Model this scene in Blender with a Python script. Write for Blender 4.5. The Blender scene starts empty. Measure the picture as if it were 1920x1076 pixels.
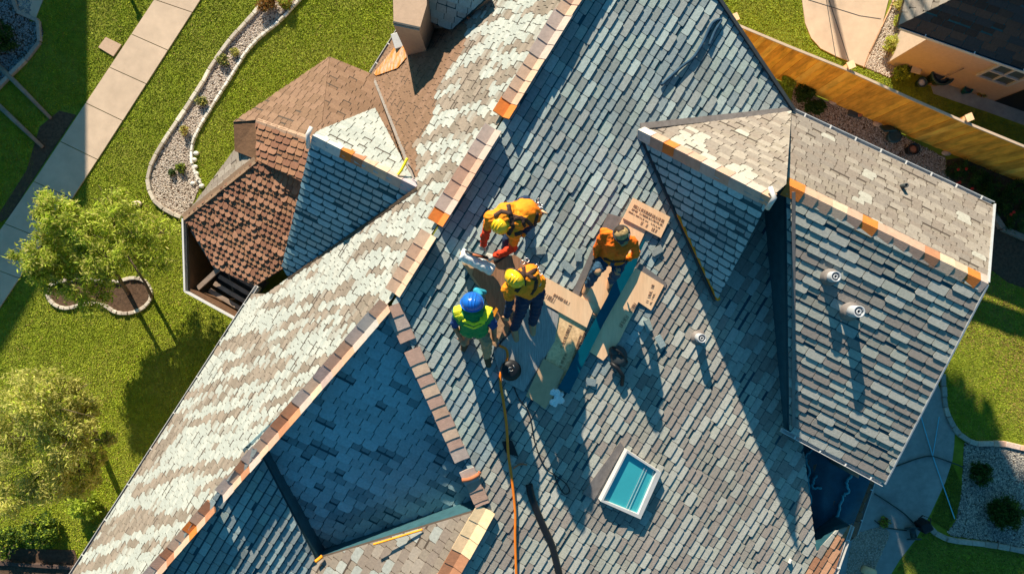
import bpy, bmesh, math, random
import numpy as np
from mathutils import Vector, Matrix, noise
from mathutils.bvhtree import BVHTree
from mathutils.geometry import tessellate_polygon
random.seed(7); rng = np.random.default_rng(7)
CAMZ = 17.0; F = 1320.0; CX = 960.0; CY = 538.0
scene = bpy.context.scene; COL = scene.collection

# ------------------------------------------------------------------ layout helpers
def P(px, py, z=0.0):
    d = (CAMZ - z) / F
    return Vector(((px-CX)*d, (CY-py)*d, z))
class Plane:
    """z = a + b x + c y"""
    def __init__(s, a, b, c): s.a, s.b, s.c = a, b, c
    @staticmethod
    def thru(p, q, r):
        n = (q-p).cross(r-p); b = -n.x/n.z; c = -n.y/n.z
        return Plane(p.z-b*p.x-c*p.y, b, c)
    def z(s, x, y): return s.a+s.b*x+s.c*y
    def at(s, px, py, h=0.0):
        ux, uy = (px-CX)/F, (CY-py)/F
        d = (CAMZ-s.a-h)/(1+s.b*ux+s.c*uy)
        return Vector((ux*d, uy*d, CAMZ-d))
    def normal(s): return Vector((-s.b, -s.c, 1)).normalized()

# ------------------------------------------------------------------ object helpers
def tag(o, label=None, cat=None, group=None, kind=None):
    if label: o['label'] = label
    if cat: o['category'] = cat
    if group: o['group'] = group
    if kind: o['kind'] = kind
    return o
def thing(name, loc, label, cat, group=None):
    o = bpy.data.objects.new(name, None); COL.objects.link(o)
    o.location = loc; o.empty_display_size = 0.2
    return tag(o, label, cat, group)
def root_loc(p):
    l = Vector((0, 0, 0))
    while p is not None: l += p.location; p = p.parent
    return l
def link(name, me, mats, parent=None, loc=None):
    """me is in world coordinates; shift to the origin of parent or to its own base"""
    if parent is not None: off = root_loc(parent)
    elif loc is not None: off = Vector(loc)
    else: off = Vector((0, 0, 0))
    o = bpy.data.objects.new(name, me); COL.objects.link(o)
    if off.length > 0: me.transform(Matrix.Translation(-off))
    if parent is not None: o.parent = parent
    else: o.location = off
    if not isinstance(mats, (list, tuple)): mats = [mats]
    for m in mats: me.materials.append(m)
    return o
class MB:
    def __init__(s): s.v = []; s.f = []; s.m = []; s.c = []; s.smooth = []
    def add(s, vs, fs, mi=0, col=None, smooth=False):
        b = len(s.v); s.v += [tuple(v) for v in vs]
        for f in fs:
            s.f.append([b+i for i in f]); s.m.append(mi); s.c.append(col or (1, 1, 1)); s.smooth.append(smooth)
    def box(s, c, size, rz=0, mi=0, col=None, M=None):
        x, y, z = [k/2 for k in size]; R = M if M else Matrix.Rotation(rz, 3, 'Z'); c = Vector(c)
        vs = [c+R@Vector((a*x, b*y, d*z)) for d in (-1, 1) for a, b in ((-1, -1), (1, -1), (1, 1), (-1, 1))]
        s.add(vs, [(3, 2, 1, 0), (4, 5, 6, 7), (0, 1, 5, 4), (1, 2, 6, 5), (2, 3, 7, 6), (3, 0, 4, 7)], mi, col)
    def bar(s, p, q, w, h, mi=0, col=None, up=Vector((0, 0, 1))):
        p, q = Vector(p), Vector(q); d = q-p; L = d.length
        if L < 1e-6: return
        x = d/L; y = up.cross(x).normalized(); z = x.cross(y)
        s.box((p+q)/2, (L, w, h), M=Matrix((x, y, z)).transposed(), mi=mi, col=col)
    def slab(s, top, th, mi=0, col=None, side=None):
        """polygon (world) extruded downwards by th"""
        n = len(top); top = [Vector(t) for t in top]
        ar = sum(top[i].x*top[(i+1) % n].y-top[(i+1) % n].x*top[i].y for i in range(n))
        if ar < 0: top = top[::-1]
        bot = [t-Vector((0, 0, th)) for t in top]
        s.add(top, [tuple(range(n))], mi, col)
        s.add(top+bot, [tuple(range(2*n-1, n-1, -1))]+[(i, n+i, n+(i+1) % n, (i+1) % n) for i in range(n)], mi if side is None else side, col)
    def tube(s, pts, r, seg=8, mi=0, col=None, cap=True):
        pts = [Vector(p) for p in pts]; n = len(pts)
        rs = r if isinstance(r, (list, tuple)) else [r]*n
        vs = []; prev = None
        for i, p in enumerate(pts):
            t = (pts[min(i+1, n-1)]-pts[max(i-1, 0)])
            t = t.normalized() if t.length > 1e-9 else Vector((0, 0, 1))
            a = prev if prev is not None else (Vector((0, 0, 1)) if abs(t.z) < .9 else Vector((1, 0, 0)))
            a = (a-t*a.dot(t)).normalized(); prev = a; b = t.cross(a)
            for k in range(seg):
                an = 2*math.pi*k/seg; vs.append(p+(a*math.cos(an)+b*math.sin(an))*rs[i])
        fs = [(i*seg+k, i*seg+(k+1) % seg, (i+1)*seg+(k+1) % seg, (i+1)*seg+k) for i in range(n-1) for k in range(seg)]
        if cap: fs += [tuple(range(seg-1, -1, -1)), tuple(range((n-1)*seg, n*seg))]
        s.add(vs, fs, mi, col, True)
    def lathe(s, c, prof, seg=20, mi=0, col=None, M=None, smooth=True):
        """prof: list of (r, z)"""
        c = Vector(c); R = M or Matrix.Identity(3); vs = []
        for r, z in prof:
            for k in range(seg):
                a = 2*math.pi*k/seg; vs.append(c+R@Vector((r*math.cos(a), r*math.sin(a), z)))
        n = len(prof)
        fs = [(i*seg+k, i*seg+(k+1) % seg, (i+1)*seg+(k+1) % seg, (i+1)*seg+k) for i in range(n-1) for k in range(seg)]
        if prof[-1][0] > 1e-4: fs.append(tuple(range((n-1)*seg, n*seg)))
        if prof[0][0] > 1e-4: fs.append(tuple(range(seg-1, -1, -1)))
        s.add(vs, fs, mi, col, smooth)
    def ball(s, c, r, mi=0, col=None, sub=2, sq=(1, 1, 1), M=None):
        bm = bmesh.new(); bmesh.ops.create_icosphere(bm, subdivisions=sub, radius=1)
        bm.verts.index_update(); R = M or Matrix.Identity(3); c = Vector(c)
        vs = [c+R@Vector((v.co.x*sq[0]*r, v.co.y*sq[1]*r, v.co.z*sq[2]*r)) for v in bm.verts]
        fs = [[v.index for v in f.verts] for f in bm.faces]; bm.free()
        s.add(vs, fs, mi, col, True)
    def mesh(s, name):
        me = bpy.data.meshes.new(name); me.from_pydata(s.v, [], s.f); me.update()
        me.polygons.foreach_set('material_index', s.m); me.polygons.foreach_set('use_smooth', s.smooth)
        lt = np.array([len(f) for f in s.f]); cc = np.array(s.c, dtype=np.float32)
        if len(cc):
            full = np.ones((int(lt.sum()), 4), np.float32); full[:, :3] = np.repeat(cc, lt, axis=0)
            ca = me.color_attributes.new('Col', 'FLOAT_COLOR', 'CORNER'); ca.data.foreach_set('color', full.ravel())
        return me
    def build(s, name, mats, parent=None, loc=None, bevel=0):
        o = link(name, s.mesh(name), mats, parent, loc)
        if bevel:
            m = o.modifiers.new('Bevel', 'BEVEL'); m.width = bevel; m.segments = 2; m.limit_method = 'ANGLE'
        return o
def npmesh(name, V, n, cols, mats, parent=None, loc=None):
    """V: (N, n, 3) polygons of n corners; cols: (N, 3)"""
    N = V.shape[0]; me = bpy.data.meshes.new(name)
    me.vertices.add(N*n); me.vertices.foreach_set('co', V.reshape(-1).astype(np.float32))
    me.loops.add(N*n); me.loops.foreach_set('vertex_index', np.arange(N*n, dtype=np.int32))
    me.polygons.add(N); me.polygons.foreach_set('loop_start', np.arange(0, N*n, n, dtype=np.int32))
    me.polygons.foreach_set('loop_total', np.full(N, n, np.int32)); me.update(calc_edges=True)
    full = np.ones((N*n, 4), np.float32); full[:, :3] = np.repeat(cols, n, axis=0)
    ca = me.color_attributes.new('Col', 'FLOAT_COLOR', 'CORNER'); ca.data.foreach_set('color', full.ravel())
    return link(name, me, mats, parent, loc)

# ------------------------------------------------------------------ materials
def mat(name, color=(.5, .5, .5), rough=.8, var=.15, scale=8.0, bump=.0, bscale=None, attr=False, metal=0, detail=4,
        c2=None, stretch=None, spec=.3, trans=0, coat=0):
    m = bpy.data.materials.new(name); m.use_nodes = True; nt = m.node_tree; N = nt.nodes; L = nt.links
    b = N['Principled BSDF']; b.inputs['Roughness'].default_value = rough; b.inputs['Metallic'].default_value = metal
    b.inputs['Specular IOR Level'].default_value = spec
    if coat: b.inputs['Coat Weight'].default_value = coat; b.inputs['Coat Roughness'].default_value = .12
    tc = N.new('ShaderNodeTexCoord'); src = tc.outputs['Object']
    if stretch:
        mp = N.new('ShaderNodeMapping'); mp.inputs['Scale'].default_value = stretch[:3]
        if len(stretch) > 3: mp.inputs['Rotation'].default_value = (0, 0, stretch[3])
        L.new(src, mp.inputs['Vector']); src = mp.outputs['Vector']
    nz = N.new('ShaderNodeTexNoise'); nz.inputs['Scale'].default_value = scale; nz.inputs['Detail'].default_value = detail
    nz.inputs['Roughness'].default_value = .65; L.new(src, nz.inputs['Vector'])
    ramp = N.new('ShaderNodeMapRange'); ramp.inputs['From Min'].default_value = .3; ramp.inputs['From Max'].default_value = .7
    ramp.inputs['To Min'].default_value = 1-var; ramp.inputs['To Max'].default_value = 1+var; L.new(nz.outputs['Fac'], ramp.inputs['Value'])
    if attr:
        at = N.new('ShaderNodeAttribute'); at.attribute_name = 'Col'; base = at.outputs['Color']
    else:
        rg = N.new('ShaderNodeMix'); rg.data_type = 'RGBA'
        rg.inputs['A'].default_value = (*color, 1); rg.inputs['B'].default_value = (*(c2 or color), 1)
        n2 = N.new('ShaderNodeTexNoise'); n2.inputs['Scale'].default_value = scale*.23; n2.inputs['Detail'].default_value = 3
        L.new(src, n2.inputs['Vector'])
        r2 = N.new('ShaderNodeMapRange'); r2.inputs['From Min'].default_value = .4; r2.inputs['From Max'].default_value = .6
        L.new(n2.outputs['Fac'], r2.inputs['Value']); L.new(r2.outputs['Result'], rg.inputs['Factor']); base = rg.outputs['Result']
    mul = N.new('ShaderNodeVectorMath'); mul.operation = 'SCALE'; L.new(base, mul.inputs[0]); L.new(ramp.outputs['Result'], mul.inputs['Scale'])
    L.new(mul.outputs['Vector'], b.inputs['Base Color'])
    if name == 'leaves':
        tl = N.new('ShaderNodeBsdfTranslucent'); mx = N.new('ShaderNodeMixShader'); mx.inputs[0].default_value = .5
        L.new(mul.outputs['Vector'], tl.inputs['Color']); L.new(b.outputs['BSDF'], mx.inputs[1]); L.new(tl.outputs['BSDF'], mx.inputs[2]); L.new(mx.outputs['Shader'], N['Material Output'].inputs['Surface'])
    if bump:
        bn = N.new('ShaderNodeBump'); bn.inputs['Strength'].default_value = bump; bn.inputs['Distance'].default_value = .02
        n3 = N.new('ShaderNodeTexNoise'); n3.inputs['Scale'].default_value = bscale or scale*2; n3.inputs['Detail'].default_value = 4
        L.new(src, n3.inputs['Vector']); L.new(n3.outputs['Fac'], bn.inputs['Height']); L.new(bn.outputs['Normal'], b.inputs['Normal'])
    if trans:
        b.inputs['Transmission Weight'].default_value = trans
    return m
M = {}
M['shingle'] = mat('asphalt_shingle', attr=True, rough=.9, var=.16, scale=26, bump=.35, bscale=90, detail=6, spec=.15)
M['deck'] = mat('shade_teal_underlayment', (.012, .07, .10), .9, .2, 10)  # dark teal paints the shadow lines seen in the gaps between courses
M['deck_b'] = mat('brown_underlayment', (.07, .055, .045), .9, .2, 10)
M['membrane'] = mat('shade_blue_membrane', (.01, .075, .12), .45, .25, 5, bump=.3, bscale=8)  # blue sheet whose dark tone also carries the shade under the eave
M['tealpale'] = mat('pale_teal_sealant', (.05, .32, .40), .5, .1, 10)
M['wallteal'] = mat('shade_teal_wall', (.03, .10, .13), .8, .2, 6)  # wall colour matched to the shaded shingles, shade painted in
M['cap'] = mat('clay_ridge_cap', attr=True, rough=.75, var=.12, scale=14, bump=.2, bscale=60)
M['stucco'] = mat('stucco', (.50, .36, .26), .9, .08, 12, bump=.3, bscale=80)
M['stucco_b'] = mat('pale_stucco', (.46, .37, .30), .9, .08, 12, bump=.3, bscale=80)
M['white_paint'] = mat('white_paint', (.58, .58, .57), .45, .08, 9)
M['concrete'] = mat('concrete', (.52, .41, .31), .9, .10, 3.5, bump=.2, bscale=120, c2=(.57, .45, .34), detail=8)
M['concrete_grey'] = mat('grey_concrete', (.30, .33, .33), .9, .16, 5, bump=.2, bscale=100, c2=(.25, .28, .28), detail=8)
M['kerb'] = mat('stone_kerb', attr=True, rough=.9, var=.2, scale=20, bump=.5, bscale=60)
M['pebble'] = mat('pebbles', attr=True, rough=.85, var=.1, scale=60)
M['soil'] = mat('soil', (.09, .055, .035), .95, .4, 14, bump=.6, bscale=60)
M['leaf'] = mat('leaves', attr=True, rough=.6, var=.1, scale=30)
M['blade'] = mat('grass_blades', attr=True, rough=.7, var=.25, scale=2.2, detail=6)
M['ground'] = mat('lawn_ground', (.17, .22, .012), .95, .30, 5, bump=.3, bscale=40, c2=(.20, .23, .025), detail=8)
M['bark'] = mat('bark', (.12, .085, .06), .9, .3, 20, bump=.6, bscale=40)
M['fence'] = mat('fence_cedar', attr=True, rough=.8, var=.35, scale=7, stretch=(1, 1, .25), bump=.3, bscale=30)
M['ply'] = mat('plywood', (.97, .64, .38), .8, .10, 4, c2=(.93, .58, .33), stretch=(6, 1, 1, 1.03), detail=6)
M['osb'] = mat('strand_board', (.92, .62, .33), .85, .30, 24, c2=(.78, .5, .25), detail=6)
M['cardboard'] = mat('cardboard', (.55, .37, .22), .9, .1, 8)
M['brownboard'] = mat('brown_board', (.36, .19, .11), .85, .3, 5, stretch=(9, 1, 1, 1.03), detail=6)
M['greywood'] = mat('weathered_plank', (.34, .34, .33), .85, .35, 5, stretch=(14, 1, 1, -1.03+math.pi), detail=8, bump=.3)
M['tealmetal'] = mat('teal_flashing', (.0, .10, .15), .4, .15, 5, metal=.3)
M['ink'] = mat('brown_ink', (.26, .14, .08), .9, .2, 20)
M['black'] = mat('black_plastic', (.012, .014, .018), .5, .2, 10)
M['darkgrey'] = mat('dark_grey', (.05, .06, .065), .6, .2, 10)
M['orange_hose'] = mat('orange_hose', (.92, .24, .02), .45, .1, 10)
M['hose_green'] = mat('garden_hose', (.03, .05, .05), .5, .1, 10)
M['bluecord'] = mat('blue_cord', (.15, .5, .65), .5, .1, 10)
M['pvc'] = mat('grey_pvc', (.42, .45, .48), .45, .1, 10)
M['boot'] = mat('pipe_boot_flashing', (.20, .18, .17), .6, .2, 10)
M['skyglass'] = mat('skylight_glass', (.05, .42, .48), .08, .05, 2, spec=.8, coat=.5)
M['winglass'] = mat('window_glass', (.06, .09, .11), .1, .1, 2, spec=.8)
M['hardhat_y'] = mat('yellow_hard_hat', (.88, .55, .015), .3, .04, 6, coat=.4)
M['hardhat_b'] = mat('blue_hard_hat', (.01, .13, .55), .3, .04, 6, coat=.4)
M['vest_yo'] = mat('amber_vest', (.88, .27, .010), .75, .15, 5, c2=(.86, .15, .006), bump=.5, bscale=14)
M['vest_o'] = mat('orange_vest', (.85, .27, .02), .75, .12, 5, bump=.5, bscale=14)
M['sleeve_r'] = mat('red_orange_sleeve', (.62, .045, .012), .8, .12, 7, bump=.6, bscale=20)
M['sweater'] = mat('orange_sweater', (.80, .15, .008), .85, .12, 7, c2=(.84, .22, .01), bump=.6, bscale=16)
M['navy'] = mat('navy_cloth', (.012, .03, .075), .85, .25, 8, bump=.6, bscale=18)
M['navyblue'] = mat('blue_shirt', (.015, .05, .20), .85, .2, 8, bump=.5, bscale=18)
M['jeans'] = mat('jeans', (.02, .065, .12), .85, .3, 9, bump=.5, bscale=18)
M['tan_cloth'] = mat('tan_work_trousers', (.45, .27, .15), .85, .15, 8, bump=.6, bscale=16)
M['brown_cloth'] = mat('brown_trousers', (.12, .065, .035), .85, .15, 8, bump=.6, bscale=16)
M['hiviz'] = mat('hi_vis_lime', (.30, .62, .03), .7, .1, 6, bump=.3)
M['hivizy'] = mat('hi_vis_yellow', (.78, .80, .03), .7, .1, 6, bump=.3)
M['green_vest'] = mat('green_vest', (.02, .25, .07), .8, .1, 6, bump=.3)
M['strap'] = mat('harness_strap', (.045, .022, .015), .7, .2, 12)
M['metal'] = mat('metal_ring', (.55, .55, .55), .3, .1, 10, metal=.9)
M['skin'] = mat('skin', (.42, .22, .14), .6, .06, 10)
M['skin_d'] = mat('tanned_skin', (.30, .15, .09), .6, .06, 10)
M['hair'] = mat('hair', (.03, .018, .012), .7, .2, 30)
M['leather'] = mat('boot_leather', (.50, .28, .15), .7, .15, 12)
M['leather_d'] = mat('dark_boot_leather', (.02, .025, .03), .7, .15, 12)
M['glove'] = mat('work_glove', (.42, .40, .36), .85, .2, 20)
M['glove_d'] = mat('dark_glove', (.03, .035, .04), .8, .2, 20)
M['sky_sleeve'] = mat('light_blue_sleeve', (.03, .33, .48), .8, .15, 8, bump=.4)
M['cap_cloth'] = mat('khaki_cap', (.42, .29, .13), .85, .4, 26)
M['foil'] = mat('membrane_roll', (.80, .86, .88), .6, .2, 16, bump=.5, bscale=20)
M['bag'] = mat('white_plastic_bag', (.75, .8, .82), .4, .1, 16, bump=.7, bscale=16)
M['yellow'] = mat('yellow_strap', (.85, .72, .03), .6, .1, 10)
M['orange_paint'] = mat('orange_trim', (.9, .33, .02), .6, .15, 10)
M['terracotta'] = mat('terracotta', (.45, .15, .07), .8, .15, 10)
M['pipe_white'] = mat('white_pipe', (.6, .62, .62), .5, .1, 10)
M['blueplastic'] = mat('blue_plastic', (.05, .32, .45), .35, .1, 8)
M['wetdeck'] = mat('orange_brown_boards', (.50, .19, .04), .6, .5, 14, c2=(.42, .30, .22), stretch=(4, 1, 1, .9))
M['tealtub'] = mat('teal_tub', (.02, .055, .065), .4, .2, 8)
M['cream'] = mat('cream_pad', (.50, .44, .32), .7, .15, 8)
M['timber'] = mat('grey_timber', (.26, .20, .16), .85, .3, 6, detail=6)
M['red'] = mat('red_petals', (.6, .03, .015), .6, .1, 10)

# ------------------------------------------------------------------ shingle faces
PAL = {
 'grey': [(.38, .41, .39), (.33, .35, .34), (.28, .28, .26), (.36, .38, .34), (.27, .29, .29), (.40, .42, .39), (.31, .30, .28)],
 'wing': [(.40, .36, .30), (.34, .29, .25), (.43, .41, .35), (.29, .24, .21), (.38, .36, .32)],
 'brown': [(.215, .135, .09), (.23, .145, .10), (.19, .12, .08), (.22, .14, .095)],
 'redbrown': [(.24, .125, .075), (.28, .15, .09), (.20, .10, .065), (.26, .14, .09)],
 'beige': [(.29, .24, .19), (.26, .21, .17), (.32, .27, .22), (.24, .20, .165)],
 'dark': [(.045, .04, .038), (.06, .05, .045), (.08, .06, .05), (.04, .045, .05)],
 'white': [(.37, .395, .365), (.40, .42, .385), (.33, .355, .33)],
 'tan': [(.235, .195, .16), (.215, .18, .145), (.26, .215, .175)],
 'tealgrey': [(.20, .32, .36), (.16, .26, .30), (.26, .36, .38), (.12, .22, .27)],
}
for k_, g_ in (('grey', (.85, .99, 1.05)), ('wing', (.90, .98, 1.01)), ('white', (1.0, 1.01, 1.03)), ('tan', (.98, 1.0, 1.02)), ('beige', (.97, 1.02, 1.07))):
    PAL[k_] = [tuple(a*b for a, b in zip(c, g_)) for c in PAL[k_]]
def hsh(*a):
    h = 2166136261
    for k in a: h = ((h ^ (int(k)+7919)) * 16777619) & 0xffffffff; h ^= h >> 13
    return (h & 0xffffff)/0xffffff
def clip_tri(poly, tri):
    out = poly
    for i in range(3):
        a, b = tri[i], tri[(i+1) % 3]; res = []
        if not out: return out
        def side(p): return (b[0]-a[0])*(p[1]-a[1])-(b[1]-a[1])*(p[0]-a[0])
        for j in range(len(out)):
            p, q = out[j], out[(j+1) % len(out)]; sp, sq = side(p), side(q)
            if sp >= 0: res.append(p)
            if (sp > 0 and sq < 0) or (sp < 0 and sq > 0):
                t = sp/(sp-sq); res.append((p[0]+(q[0]-p[0])*t, p[1]+(q[1]-p[1])*t))
        out = res
    return out
def shingles(name, plane, poly_px, rowdir, pal, parent, exp=.135, w=.21, th=.022, deck=.10, colf=None, sd=1, gap=.006,
             skirt=None, wav=.006, label=None, slot=.0, chs=1.0):
    """tabs laid in courses over one roof plane; rowdir = px pair giving the direction the courses run"""
    W = [plane.at(x, y) for x, y in poly_px]
    o = plane.at(*poly_px[0]); a = plane.at(*rowdir[0]); b = plane.at(*rowdir[1])
    u = (b-a).normalized(); n = plane.normal(); v = n.cross(u).normalized()
    if v.z > 0: v = -v
    uv = [((p-o).dot(u), (p-o).dot(v)) for p in W]
    tris = tessellate_polygon([[Vector((x, y, 0)) for x, y in uv]]); T = []
    for t in tris:
        q = [uv[i] for i in t]
        if (q[1][0]-q[0][0])*(q[2][1]-q[0][1])-(q[1][1]-q[0][1])*(q[2][0]-q[0][0]) < 0: q = q[::-1]
        T.append((q, min(p[0] for p in q), max(p[0] for p in q), min(p[1] for p in q), max(p[1] for p in q)))
    u0, u1 = min(p[0] for p in uv), max(p[0] for p in uv); v0, v1 = min(p[1] for p in uv), max(p[1] for p in uv)
    mb = MB(); row = 0; vv = v0-exp
    while vv < v1:
        uu = u0-w-hsh(sd, row)*w; k = 0
        while uu < u1:
            ww = w*(.72+.56*hsh(sd, row, k, 3)); r1, r2, r3 = hsh(sd, row, k, 5), hsh(sd, row, k, 9), hsh(sd, row, k, 11)
            dv = (r1-.5)*wav*2; ch = (.014+.02*r2)*chs; ln = exp-.002-slot+dv+(.0 if r3 > .1 else -.03)
            tab = [(uu+gap, vv), (uu+ww-gap, vv), (uu+ww-gap, vv+ln-ch), (uu+ww-gap-ch, vv+ln), (uu+gap+ch, vv+ln), (uu+gap, vv+ln-ch)]
            cu, cv = uu+ww/2, vv+exp/2; wp = o+u*cu+v*cv
            if colf: col = colf(wp, cu, cv, (r1, r2, r3))
            else:
                c = PAL[pal][int(r1*len(PAL[pal])*.9999)]; f = .88+.24*r2; col = tuple(x*f for x in c)
            if col is not None:
                for tri, a0, a1, b0, b1 in T:
                    if uu > a1 or uu+ww < a0 or vv > b1 or vv+ln < b0: continue
                    cp = clip_tri(tab, tri)
                    if len(cp) < 3: continue
                    tt = th*(.7+.7*r3); m = len(cp)
                    top = [o+u*x+v*y+n*(.003+tt*(y-vv)/exp) for x, y in cp]; bot = [o+u*x+v*y-n*.004 for x, y in cp]
                    mb.add(top+bot, [tuple(range(m))]+[(i, m+i, m+(i+1) % m, (i+1) % m) for i in range(m)], 0, col)
            uu += ww; k += 1
        vv += exp; row += 1
    ob = mb.build(name, [M['shingle']], parent)
    d = MB(); d.slab([p for p in W], deck); d.build('roof_deck', [M['deck_b' if pal in ('brown', 'beige', 'redbrown', 'white') else 'deck']], ob)
    if skirt:
        s = MB(); s.slab([p-n*.05-Vector((0, 0, .01)) for p in W], skirt); s.build('wall', [M['stucco']], ob)
    if label: ob['label'] = label
    return ob
def caps(name, p, q, parent, nl, nr, width=.17, step=.21, cols=None, sd=0, th=.02, gaps=()):
    """saddle shaped ridge caps from p to q; nl, nr = planes either side"""
    p, q = Vector(p), Vector(q); L = (q-p).length; x = (q-p)/L; k = 0; t = 0; mb = MB()
    side = x.cross(Vector((0, 0, 1))).normalized()
    def wing(s):
        pl = nl if s < 0 else nr
        dz = pl.b*side.x*s+pl.c*side.y*s - 0
        v = Vector((side.x*s, side.y*s, dz)); v = v-x*v.dot(x); return v.normalized()
    wl, wr = wing(-1), wing(1)
    while t < L-.05:
        st = step*(.85+.3*hsh(sd, k, 1))
        if k not in gaps:
            e = min(L, t+st+.025); a = p+x*(t+.004); b = p+x*e; r = hsh(sd, k, 2)
            col = cols.get(k) if cols and k in cols else None
            if col is None:
                base = [(.52, .37, .27), (.48, .32, .23), (.56, .41, .30), (.43, .28, .21), (.42, .34, .30)][int(r*4.99)]; col = base
            up = Vector((0, 0, 1)); h0, h1 = th*.55, th*1.25
            ww = width*(.94+.12*hsh(sd, k, 4))
            for s, wv in ((-1, wl), (1, wr)):
                na = up
                A0 = a+na*(h0+.012); B0 = b+na*(h1+.012); A1 = a+wv*ww+na*h0; B1 = b+wv*ww+na*h1
                dn = Vector((0, 0, -.05))
                vs = [A0, B0, B1, A1, A0+dn, B0+dn, B1+dn, A1+dn]
                fs = [(0, 1, 2, 3), (3, 2, 6, 7), (1, 5, 6, 2), (0, 3, 7, 4)]
                if s > 0: fs = [tuple(reversed(f)) for f in fs]
                f = .95+.1*hsh(sd, k, s+5); mb.add(vs, fs, 0, tuple(c*f for c in col))
        t += st; k += 1
    return mb.build(name, [M['cap']], parent)
ORG = (.60, .18, .035); BRN = (.38, .18, .10); TEAL = (.03, .20, .25)

# ------------------------------------------------------------------ planes of the main house
MAIN = Plane(6.636, -.2286, .1399)
LEFT = Plane(8.70, 1.066, -.6525)
LOW = Plane.thru(P(1500, 822, 4.30), P(1640, 893, 4.12), P(1570, 1076, 4.02))
house = thing('house', (0, 0, 0), 'large house with a many-gabled roof of grey and white shingles where four roofers work', 'house')
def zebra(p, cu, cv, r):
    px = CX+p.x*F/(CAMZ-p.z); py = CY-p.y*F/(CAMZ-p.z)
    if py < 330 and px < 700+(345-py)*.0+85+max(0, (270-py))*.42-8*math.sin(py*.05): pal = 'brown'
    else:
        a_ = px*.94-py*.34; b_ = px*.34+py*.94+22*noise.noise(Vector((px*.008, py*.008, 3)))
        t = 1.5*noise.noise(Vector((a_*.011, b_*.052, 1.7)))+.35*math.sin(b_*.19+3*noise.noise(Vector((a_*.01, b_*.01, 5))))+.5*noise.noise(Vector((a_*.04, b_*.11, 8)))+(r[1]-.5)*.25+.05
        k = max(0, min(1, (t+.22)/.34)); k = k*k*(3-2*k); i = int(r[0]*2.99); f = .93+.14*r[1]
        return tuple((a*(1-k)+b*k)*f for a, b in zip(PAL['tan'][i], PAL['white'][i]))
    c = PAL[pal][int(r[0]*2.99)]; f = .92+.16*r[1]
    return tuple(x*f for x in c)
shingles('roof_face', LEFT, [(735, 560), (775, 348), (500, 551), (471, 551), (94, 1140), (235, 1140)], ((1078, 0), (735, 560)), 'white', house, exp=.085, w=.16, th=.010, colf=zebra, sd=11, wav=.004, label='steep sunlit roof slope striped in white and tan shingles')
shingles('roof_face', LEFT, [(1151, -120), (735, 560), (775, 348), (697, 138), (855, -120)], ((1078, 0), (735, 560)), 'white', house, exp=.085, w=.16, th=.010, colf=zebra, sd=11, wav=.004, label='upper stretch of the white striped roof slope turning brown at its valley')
# broad main slope where the crew works; A..F outline
mp = [(1151, -120), (1262, -120), (1345, 0), (1484, 210), (1560, 330), (1600, 560), (1560, 800), (1502, 806), (1530, 1034), (1566, 994), (1594, 985), (1562, 1076), (1540, 1140), (805, 1140), (840, 1076), (912, 955), (735, 570)]
def maincol(p, cu, cv, r):
    px = CX+p.x*F/(CAMZ-p.z); py = CY-p.y*F/(CAMZ-p.z)
    pal = PAL['grey'] if (px-1100)+(py-500)*.9 < 120+200*noise.noise(Vector((px*.004, py*.004, 0))) else PAL['wing']
    if py > 975 and px > 1600-(py-975)*.95: pal = [(.40, .20, .11), (.34, .17, .10), (.46, .25, .15)]
    c = pal[int(r[0]*len(pal)*.9999)]; f = .88+.22*r[1]
    pt = 1+.22*noise.noise(Vector((px*.012, py*.012, 5)))
    return tuple(x*f*pt for x in c)
shingles('roof_face', MAIN, mp, ((1078, 0), (735, 560)), 'grey', house, exp=.132, w=.215, th=.021, colf=maincol, sd=21, deck=.15, slot=.016, chs=.5, gap=.004, label='broad grey shingled roof slope the crew works on')
# seg 2 ridge and lower-left slope
A = Vector(MAIN.at(735, 568)); A.z = 7.0
S2 = LEFT.at(290, 1076); S2b = LEFT.at(235, 1140)
C5 = P(592, 1048, 5.5)
LL = Plane.thru(A, S2, C5)
shingles('roof_face', LL, [(478, 832), (235, 1140), (560, 1140), (592, 1048)], ((1078, 0), (735, 560)), 'grey', house, exp=.14, w=.225, th=.027, sd=31, slot=.024, chs=.5, label='small grey slope at the lower left corner of the roof')
# shaded steep face A B C D
Ad = P(735, 590, 6.95); Bd = P(468, 842, 5.93); Dd = P(884, 962, 5.29)
DORM = Plane.thru(Ad, Bd, Dd)
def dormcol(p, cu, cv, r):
    c = (.28, .42, .46) if r[0] > .3 else (.20, .32, .36); f = .8+.4*r[1]; return tuple(x*f for x in c)  # teal tiles: part of the face's blue shade is put into the colour
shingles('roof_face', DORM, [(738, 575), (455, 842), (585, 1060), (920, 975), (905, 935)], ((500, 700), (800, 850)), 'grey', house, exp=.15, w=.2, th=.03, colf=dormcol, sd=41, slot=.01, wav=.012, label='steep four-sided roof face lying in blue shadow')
# E patch and F ridge
F0 = MAIN.at(912, 952); F1 = MAIN.at(805, 1140)
E = Plane.thru(F0, F1, P(592, 1048, 5.45))
def ecol(p, cu, cv, r):
    k = 'white' if r[1]+noise.noise(p*1.6)*.9 > .75 else 'beige'; c = PAL[k][int(r[0]*2.99)]; return tuple(x*(.85+.2*r[2]) for x in c)
shingles('roof_face', E, [(912, 952), (592, 1048), (560, 1140), (805, 1140)], ((912, 952), (805, 1140)), 'beige', house, exp=.14, w=.2, th=.02, colf=ecol, sd=51, label='pale beige sunlit patch of roof at the bottom edge')
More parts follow.
